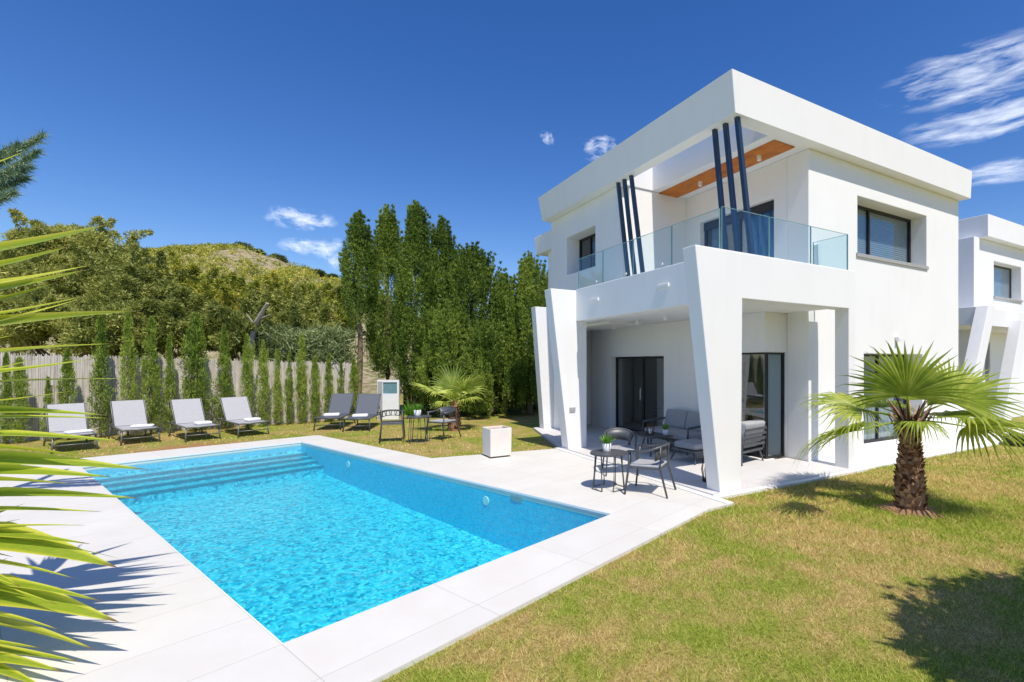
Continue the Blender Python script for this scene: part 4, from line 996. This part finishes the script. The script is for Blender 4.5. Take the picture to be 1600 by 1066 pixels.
# ------------------------------------------------------------ sun loungers
def make_lounger(dark=False):
    """foot end towards -y, head end +y; origin on the ground at the middle"""
    fm = framegrey if not dark else anth; sm = paleweave if not dark else darkweave
    e_ = empty('sun_lounger', (0, 0, 0)); w_ = .33; zs = .32
    f_ = MB()
    f_.tube([(-w_, -1.0, zs), (-w_, .95, zs)], .02, 8); f_.tube([(w_, -1.0, zs), (w_, .95, zs)], .02, 8)
    f_.tube([(-w_, -1.0, zs), (w_, -1.0, zs)], .02, 8); f_.tube([(-w_, .95, zs), (w_, .95, zs)], .018, 8)
    f_.build('frame', fm, e_, smooth=True)
    for sx in (-1, 1):
        MB().tube([(sx*w_, -.93, zs), (sx*(w_+.03), -.98, -.03)], .018, 8).build('leg', fm, e_, smooth=True)
        MB().tube([(sx*w_, .55, zs), (sx*(w_+.03), .62, -.03)], .018, 8).build('leg', fm, e_, smooth=True)
    MB().tube([(-w_, -.95, .12), (w_, -.95, .12)], .012, 8).build('crossbar', fm, e_, smooth=True)
    MB().box(-w_+.02, w_-.02, -.98, .12, zs-.012, zs+.012).build('seat', sm, e_, bevel=.008)
    # reclined back
    an = R(52); L = .78; y0, z0 = .14, zs+.01; y1, z1 = y0+L*math.cos(an), z0+L*math.sin(an)
    b_ = MB(); nx_, nz_ = -math.sin(an)*.012, math.cos(an)*.012
    vs = [(sx*(w_-.02), y+s*nx_, z+s*nz_) for sx in (-1, 1) for (y, z) in ((y0, z0), (y1, z1)) for s in (-1, 1)]
    b_.add(vs, [(0, 1, 3, 2), (4, 6, 7, 5), (0, 4, 5, 1), (2, 3, 7, 6), (1, 5, 7, 3), (0, 2, 6, 4)]); b_.build('backrest', sm, e_, bevel=.006)
    bf_ = MB(); bf_.tube([(-w_, y0, z0), (-w_, y1, z1), (w_, y1, z1), (w_, y0, z0)], .016, 8); bf_.tube([(-w_+.02, y0+.45*math.cos(an), z0+.45*math.sin(an)), (-w_+.02, .75, zs)], .01, 6); bf_.tube([(w_-.02, y0+.45*math.cos(an), z0+.45*math.sin(an)), (w_-.02, .75, zs)], .01, 6)
    bf_.build('back_frame', fm, e_, smooth=True)
    return e_
def make_towel():
    m_ = MB(); m_.box(-.17, .17, -.13, .13, 0, .075)
    o_ = m_.build('folded_towel', towel, None, bevel=.034, seg=4); o_.data.polygons.foreach_set('use_smooth', [True]*len(o_.data.polygons)); return o_
lp_ = make_lounger(False); ld_ = make_lounger(True); tw0 = make_towel(); first_t = True
PY = PROT
lows = [(86, 704.5, 148, 702), (194, 695, 245, 688), (295, 689, 339, 684), (377, 682, 415, 677)]
ll = ['leftmost pale grey sun lounger, partly behind the sword leaves', 'second pale grey sun lounger from the left, beside the reed fence', 'third pale grey sun lounger from the left, on the bare reddish soil', 'fourth pale grey sun lounger, rightmost of the pale row']
tl = ['folded white towel on the leftmost pale lounger', 'folded white towel on the second pale lounger', 'folded white towel on the third pale lounger', 'folded white towel on the rightmost pale lounger']
for i, (xa, ya, xb, yb) in enumerate(lows):
    o_ = lp_ if i == 0 else copy_tree(lp_)
    pA_, pB_ = g(xa, ya), g(xb, yb); mid = (pA_+pB_)/2; c_ = mid+V*.98
    o_.location = (c_[0], c_[1], 0); o_.rotation_euler.z = PROT; tag(o_, ll[i], 'sun lounger', 'pale grey loungers along the reed fence')
    t_ = tw0 if i == 0 else tw0.copy()
    if i: COL.objects.link(t_)
    q = c_-V*.55+U*.10; t_.location = (q[0], q[1], .335); t_.rotation_euler.z = PROT+[.2, -.35, .1, .25][i]; t_.scale = ((1.3, 1.0, .8) if i < 2 else (1, 1, 1.1))
    tag(t_, tl[i], 'towel', 'folded towels on the loungers')
DR = R(12)
for i, (px, py, lb1, lb2) in enumerate(((527, 664.5, 'left one of the two dark grey sun loungers near the conifers', 'rolled white towel on the left dark lounger'), (570, 666, 'right one of the two dark grey sun loungers, before the white panel', 'rolled white towel on the right dark lounger'))):
    o_ = ld_ if i == 0 else copy_tree(ld_); p_ = g(px, py); o_.location = (p_[0], p_[1], 0); o_.rotation_euler.z = DR
    tag(o_, lb1, 'sun lounger', 'dark grey loungers by the conifers')
    t_ = tw0.copy(); COL.objects.link(t_); y_ = np.array([-math.sin(DR), math.cos(DR)]); x_ = np.array([math.cos(DR), math.sin(DR)])
    q = p_-y_*.55; t_.location = (q[0], q[1], .335); t_.rotation_euler.z = DR+.15; t_.scale = (1.25, 1, 1.25); tag(t_, lb2, 'towel', 'folded towels on the loungers')

# white panel
pp_ = g(607, 654)
wpn = empty('shower_screen', (pp_[0], pp_[1], -.03), R(8), 'white upright panel with a blue green pane at its top, behind the dark loungers', 'garden screen')
f_ = MB(); holed(f_, 'y', -.05, .05, -.36, .36, 0, 1.38, [(-.17, .30, .90, 1.30)]); f_.build('body', whitepaint, wpn)
MB().box(-.17, .30, -.02, .02, .90, 1.30).build('pane', tealpane, wpn)
MB().box(-.34, -.19, -.07, -.051, .05, 1.33).build('side_strip', sillgrey, wpn)
# low palms behind it
for px, py, Y, lab in ((640, 655, 17.9, 'low spiky green plant right of the white panel'), (760, 640, 19.0, 'low spiky green plant at the foot of the board fence')):
    X = (px-CX)*Y/F; e_ = empty('spiky_plant', (X, Y, -.03), 0, lab, 'plant')
    n = 160; a_ = rng.uniform(0, 6.28, n); el_ = rng.uniform(.2, 1.4, n); d_ = np.stack([np.cos(a_)*np.cos(el_), np.sin(a_)*np.cos(el_), np.sin(el_)], 1)
    np_mesh('leaves', tri_leaves(np.zeros((n, 3))+np.array([0, 0, .1]), d_, .5, .02), 3, leaf_pot, e_)

# ------------------------------------------------------------ chairs, tables, pots
def make_chair(slat=False):
    """seat faces -y; origin on the ground"""
    e_ = empty('armchair', (0, 0, 0))
    MB().box(-.23, .23, -.24, .22, .41, .445).build('seat', greycush if not slat else anth, e_, bevel=.015)
    f_ = MB(); f_.tube([(-.24, -.24, .40), (.24, -.24, .40), (.24, .22, .40), (-.24, .22, .40), (-.24, -.24, .40)], .013, 6); f_.build('seat_frame', anth, e_)
    for sx in (-1, 1):
        MB().tube([(sx*.25, -.23, .64), (sx*.25, -.25, .40), (sx*.28, -.30, 0)], [.014, .014, .012], 8, flat=1.3).build('leg', anth, e_, smooth=True)
        MB().tube([(sx*.22, .24, .72), (sx*.23, .22, .42), (sx*.27, .34, 0)], [.014, .015, .012], 8, flat=1.3).build('leg', anth, e_, smooth=True)
    # arm and back rail in one sweep
    pts = []
    for k in range(21):
        t = k/20; an = math.pi*(1-t); x = .27*math.cos(an)*1.0; y = .30*math.sin(an)**.8-.02; z = .65+.09*math.sin(an)
        pts.append((x, y, z))
    pts = [(-.265, -.26, .64)]+[(p[0], p[1], p[2]) for p in pts]+[(.265, -.26, .64)]
    MB().tube(pts, .017, 8, flat=1.2).build('arm_rail', anth, e_, smooth=True)
    b_ = MB()
    if not slat:
        n = 14
        for i in range(n+1):
            an = math.pi*(.18+.64*i/n); x = -.255*math.cos(an); y = .285*math.sin(an)**.8-.02; zt = .65+.09*math.sin(an)
            for r_ in (0, .014): 
                b_.v.append((x*(1-r_), y-r_, zt-.005)); b_.v.append((x*(1-r_), y-r_-.01, zt-.19))
        for i in range(n):
            q = i*4; b_.f += [(q, q+4, q+5, q+1), (q+2, q+3, q+7, q+6), (q, q+2, q+6, q+4), (q+1, q+5, q+7, q+3)]
        b_.build('backrest', anth, e_, smooth=True)
    else:
        for i in range(9):
            an = math.pi*(.2+.6*i/8); x = -.255*math.cos(an); y = .285*math.sin(an)**.8-.02; zt = .65+.09*math.sin(an)
            b_.tube([(x, y, zt), (x*.9+.02*(-1)**i, y-.02, zt-.12)], .008, 5)
        lowr = [(-.245*math.cos(math.pi*(.15+.7*k/12)), .275*math.sin(math.pi*(.15+.7*k/12))**.8-.04, .53+.09*math.sin(math.pi*(.15+.7*k/12))) for k in range(13)]
        b_.tube(lowr, .010, 6); b_.build('backrest', anth, e_)
    return e_
def place(o_, p, rz, label, cat='chair', group=None, z=.0):
    o_.location = (float(p[0]), float(p[1]), z); o_.rotation_euler.z = rz; return tag(o_, label, cat, group)
def make_table(r=.30, h=.56):
    e_ = empty('round_side_table', (0, 0, 0)); m_ = MB(); m_.lathe([(r*.9, h-.03), (r, h-.02), (r, h), (r*.98, h+.004)], n=36); m_.build('tabletop', sillgrey if False else anth, e_, smooth=False)
    for k in range(4):
        an = k*math.pi/2+.5; c_, s_ = math.cos(an), math.sin(an); tx, ty = -s_, c_
        MB().tube([(c_*r*.72-tx*.07, s_*r*.72-ty*.07, h-.03), (c_*r*.80-tx*.11, s_*r*.80-ty*.11, .01), (c_*r*.80+tx*.11, s_*r*.80+ty*.11, .01), (c_*r*.72+tx*.07, s_*r*.72+ty*.07, h-.03)], .0105, 6, flat=1.2).build('leg', anth, e_)
    return e_
def make_potplant(nl=34, L=.2, pr=.075, ph=.13):
    e_ = empty('potted_plant', (0, 0, 0)); m_ = MB(); m_.lathe([(pr*.72, 0), (pr*.8, .01), (pr, ph), (pr*.9, ph), (pr*.88, ph-.02)], n=24); m_.build('pot', whitepot, e_, smooth=True)
    MB().lathe([(pr*.2, ph-.022), (pr*.87, ph-.02)], n=18).build('soil', soilmat, e_)
    v = []; lf_ = MB()
    for k in range(nl):
        az = k*2.4; el = R(28+60*(1-k/nl)+random.uniform(-6, 6)) if True else 0; l_ = L*random.uniform(.75, 1.1)
        d_ = Vector((math.cos(az)*math.cos(el), math.sin(az)*math.cos(el), math.sin(el))); s_ = Vector((-math.sin(az), math.cos(az), 0))
        b0 = Vector((math.cos(az)*.012, math.sin(az)*.012, ph-.02)); i0 = len(lf_.v)
        for t, w_ in ((0, .008), (.35, .014), (.7, .010), (1, .001)):
            c_ = b0+d_*l_*t+Vector((0, 0, -1))*(.18*l_*t*t)
            lf_.v += [tuple(c_-s_*w_), tuple(c_+Vector((0, 0, -w_*.6))), tuple(c_+s_*w_)]
        for q in range(3): i = i0+q*3; lf_.f += [(i, i+1, i+4, i+3), (i+1, i+2, i+5, i+4)]
    lf_.build('leaves', leaf_pot, e_); return e_
ch0 = make_chair(False); tb0 = make_table(.29, .56); pot0 = make_potplant()
TC = g(951, 763); TZ = .0
place(tb0, TC, .2, 'round anthracite side table with a white potted plant on the paved terrace', 'table')
place(pot0, TC+np.array([-.03, .05]), 0, 'bright green succulent in a white pot on the terrace side table', 'plant', z=.564)
c1 = g(1014, 772); dirT = TC-c1; rz = math.atan2(dirT[1], dirT[0])+math.pi/2
place(ch0, c1+np.array([.02, .12]), rz+.15, 'anthracite armchair nearest the pool, right of the terrace side table')
c2 = np.array(hw(*pz(968, 738, 0))); o_ = copy_tree(ch0); dirT = TC-c2
place(o_, c2, math.atan2(dirT[1], dirT[0])+math.pi/2+.3, 'anthracite armchair behind the terrace side table, half hidden by it')
# lawn set
chs = make_chair(True)
T2 = g(655, 690); tb = copy_tree(tb0); place(tb, T2, .1, 'small anthracite table with a potted plant on the lawn between two chairs', 'table')
tb.scale = (1, 1, 1.12)
po = copy_tree(pot0); place(po, T2+np.array([-.06, .05]), 1.0, 'green succulent in a white pot on the lawn table', 'plant', z=.632); po.scale = (1.25, 1.25, 1.15)
cL = g(613, 687.5); place(chs, cL, R(180)+.35, 'open backed armchair left of the lawn table, its back to the pool', group=None); chs.scale = (1.05, 1.05, 1.05)
cR = g(692, 684.5); o_ = copy_tree(ch0); place(o_, cR, R(-25), 'solid backed armchair right of the lawn table before the small palm'); o_.scale = (1.05, 1.05, 1.05)
# planter
q1, q2, q3 = g(752, 712), g(764.5, 717), g(801, 713)
pc_ = (q1+q3)/2; ang = math.atan2((q3-q2)[1], (q3-q2)[0])
plt = empty('cube_planter', (pc_[0], pc_[1], 0), ang, 'tall square off white planter on the deck beside the lawn', 'planter')
w_ = .235; hh = .60; m_ = MB()
sh = [(-w_, -w_), (w_, -w_), (w_, w_), (-w_, w_)]; inn = [(x*.88, y*.88) for x, y in sh]
m_.add([(x*.97, y*.97, .03) for x, y in sh]+[(x, y, hh) for x, y in sh]+[(x, y, hh) for x, y in inn]+[(x, y, hh-.09) for x, y in inn],
       [(3, 2, 1, 0)]+[(i, (i+1) % 4, (i+1) % 4+4, i+4) for i in range(4)]+[(i+4, (i+1) % 4+4, (i+1) % 4+8, i+8) for i in range(4)]+[(i+8, (i+1) % 4+8, (i+1) % 4+12, i+12) for i in range(4)]+[(12, 13, 14, 15)])
m_.build('box', plantermat, plt, bevel=.012); MB().box(-w_*.86, w_*.86, -w_*.86, w_*.86, 0.001, .031).build('foot', darkframe, plt)
MB().box(-w_*.86, w_*.86, -w_*.86, w_*.86, hh-.085, hh-.05).build('soil', soilmat, plt)

# terrace lounge furniture (house frame)
def hplace(name, a_, b_, rz, label, cat, z=FL): 
    x, y = hw(a_, b_); return empty(name, (x, y, z), HROT+rz, label, cat)
def cushion(x0, x1, y0, y1, z0, z1, par, nm='cushion', mat=greycush):
    return MB().box(x0, x1, y0, y1, z0, z1).build(nm, mat, par, bevel=min(.045, (z1-z0)*.35, (y1-y0)*.35), seg=3)
sofa = hplace('sofa', 3.30, 1.95, R(90), 'grey two seat outdoor sofa against the terrace wall', 'sofa')
def build_seat(par, w, n):
    # seat faces +y here; width along x
    fr = MB(); fr.box(-w/2, w/2, -.38, .38, .22, .27); fr.build('frame', anth, par, bevel=.01)
    for sx in (-1, 1):
        for sy in (-1, 1): MB().tube([(sx*(w/2-.05), sy*.33, .22), (sx*(w/2+.0), sy*.38, 0)], [.022, .016], 8).build('leg', anth, par)
        m_ = MB(); m_.tube([(sx*w/2, .36, .26), (sx*w/2, .34, .55), (sx*w/2, -.34, .60), (sx*w/2, -.38, .26)], .02, 8, flat=1.4)
        m_.build('arm', anth, par, smooth=True)
    for k in range(n):
        x0 = -w/2+.03+k*(w-.06)/n; x1 = x0+(w-.06)/n-.012
        cushion(x0, x1, -.30, .37, .271, .42, par, 'seat_cushion')
        b_ = cushion(x0, x1, -.09, .09, .0, .42, par, 'back_cushion'); b_.location = (0, -.29, .40); b_.rotation_euler = (R(14), 0, 0)
    m_ = MB(); 
    for k in range(4): m_.box(-w/2, w/2, -.42-.012*k, -.405-.012*k, .34+.1*k, .39+.1*k)
    m_.build('back_slats', anth, par)
build_seat(sofa, 1.55, 2)
stool = hplace('footstool', 2.05, 1.35, R(4), 'low cushioned footstool beside the corner fin on the terrace', 'footstool')
MB().box(-.32, .32, -.32, .32, .20, .25).build('frame', anth, stool, bevel=.01); cushion(-.29, .29, -.29, .29, .251, .38, stool)
for sx in (-1, 1):
    for sy in (-1, 1): MB().tube([(sx*.26, sy*.26, .21), (sx*.33, sy*.33, 0)], [.022, .015], 8).build('leg', anth, stool)
ct = hplace('coffee_table', 3.25, 1.15, 0, 'dark low coffee table with splayed legs in front of the sofa', 'table')
MB().box(-.30, .30, -.45, .45, .36, .39).build('tabletop', anth, ct, bevel=.01)
for sx in (-1, 1):
    for sy in (-1, 1): MB().tube([(sx*.2, sy*.32, .36), (sx*.30, sy*.44, 0)], [.024, .016], 8).build('leg', anth, ct)
lx, ly = hw(3.15, 1.10)
ln_ = empty('lantern', (lx, ly, FL+.392), 0, 'dark metal lantern with a rounded top on the coffee table', 'lantern')
m_ = MB(); m_.lathe([(.09, 0), (.09, .02), (.075, .025)], n=16)
for k in range(8):
    an = k*math.pi/4; m_.tube([(.08*math.cos(an), .08*math.sin(an), .02), (.085*math.cos(an), .085*math.sin(an), .14), (.05*math.cos(an), .05*math.sin(an), .22), (.005, 0, .25)], .006, 5)
m_.build('cage', copper, ln_); MB().tube([(0, 0, .02), (0, 0, .12)], .03, 12).build('candle', whitepot, ln_)
px_, py_ = hw(2.95, 1.35); o_ = copy_tree(pot0); place(o_, (px_, py_), .5, 'dark green plant in a white pot on the coffee table beside the lantern', 'plant', z=FL+.392); o_.scale = (.8, .8, .9)
ac2 = hplace('lounge_chair', 1.62, 2.02, 0, 'grey lounge chair by the corner glass, its slatted back to the lawn', 'armchair')
build_seat(ac2, .78, 1); ac2.rotation_euler.z = HROT+R(12)
# terracotta pot by the fin
tx, ty = hw(.62, .36); tp = empty('floor_lantern', (tx, ty, FL), 0, 'tall brown lantern standing behind the corner fin on the terrace floor', 'lantern')
m_ = MB(); m_.lathe([(.10, 0), (.11, .03), (.08, .04)], n=14)
for k in range(8): an = k*math.pi/4; m_.tube([(.09*math.cos(an), .09*math.sin(an), .03), (.12*math.cos(an), .12*math.sin(an), .2), (.09*math.cos(an), .09*math.sin(an), .40), (.02, 0, .46)], .008, 5)
m_.build('cage', copper, tp); MB().tube([(0, 0, .04), (0, 0, .16)], .045, 12).build('candle', whitepot, tp)
# indoors
ia = hplace('indoor_armchair', 5.35, 3.6, 0, 'pale armchair standing inside the room behind the terrace door', 'armchair', .03); build_seat(ia, .75, 1); ia.rotation_euler.z = HROT+R(-90)
# wooden dining table indoors
it = hplace('dining_table', 2.9, 4.3, 0, 'dark table inside the living room behind the corner glass', 'table', .03)
MB().box(-.5, .5, -.8, .8, .70, .74).build('tabletop', brownwood, it, bevel=.01)
for sx in (-1, 1):
    for sy in (-1, 1): MB().tube([(sx*.42, sy*.7, .70), (sx*.45, sy*.74, 0)], .03, 8).build('leg', brownwood, it)
# bush by the neighbour
e_ = empty('low_bush', (*g(1592, 694), -.03), 0, 'low dark bush at the right edge by the neighbouring plinth', 'shrub')
d = unit(rng.normal(size=(60, 3))); cl = d*np.array([.35, .25, .1])*rng.uniform(.4, 1, (60, 1)); cl[:, 2] += .12
np_mesh('leaves', clumps(cl, np.full(60, .08), 24, .07, .018), 3, leaf_shrub, e_)
for o in list(bpy.data.objects):
    if o.type == 'MESH' and o.name.split('.')[0] == 'potted_plant': pass
S.cycles.max_bounces = 10; S.cycles.transparent_max_bounces = 24; S.cycles.diffuse_bounces = 4
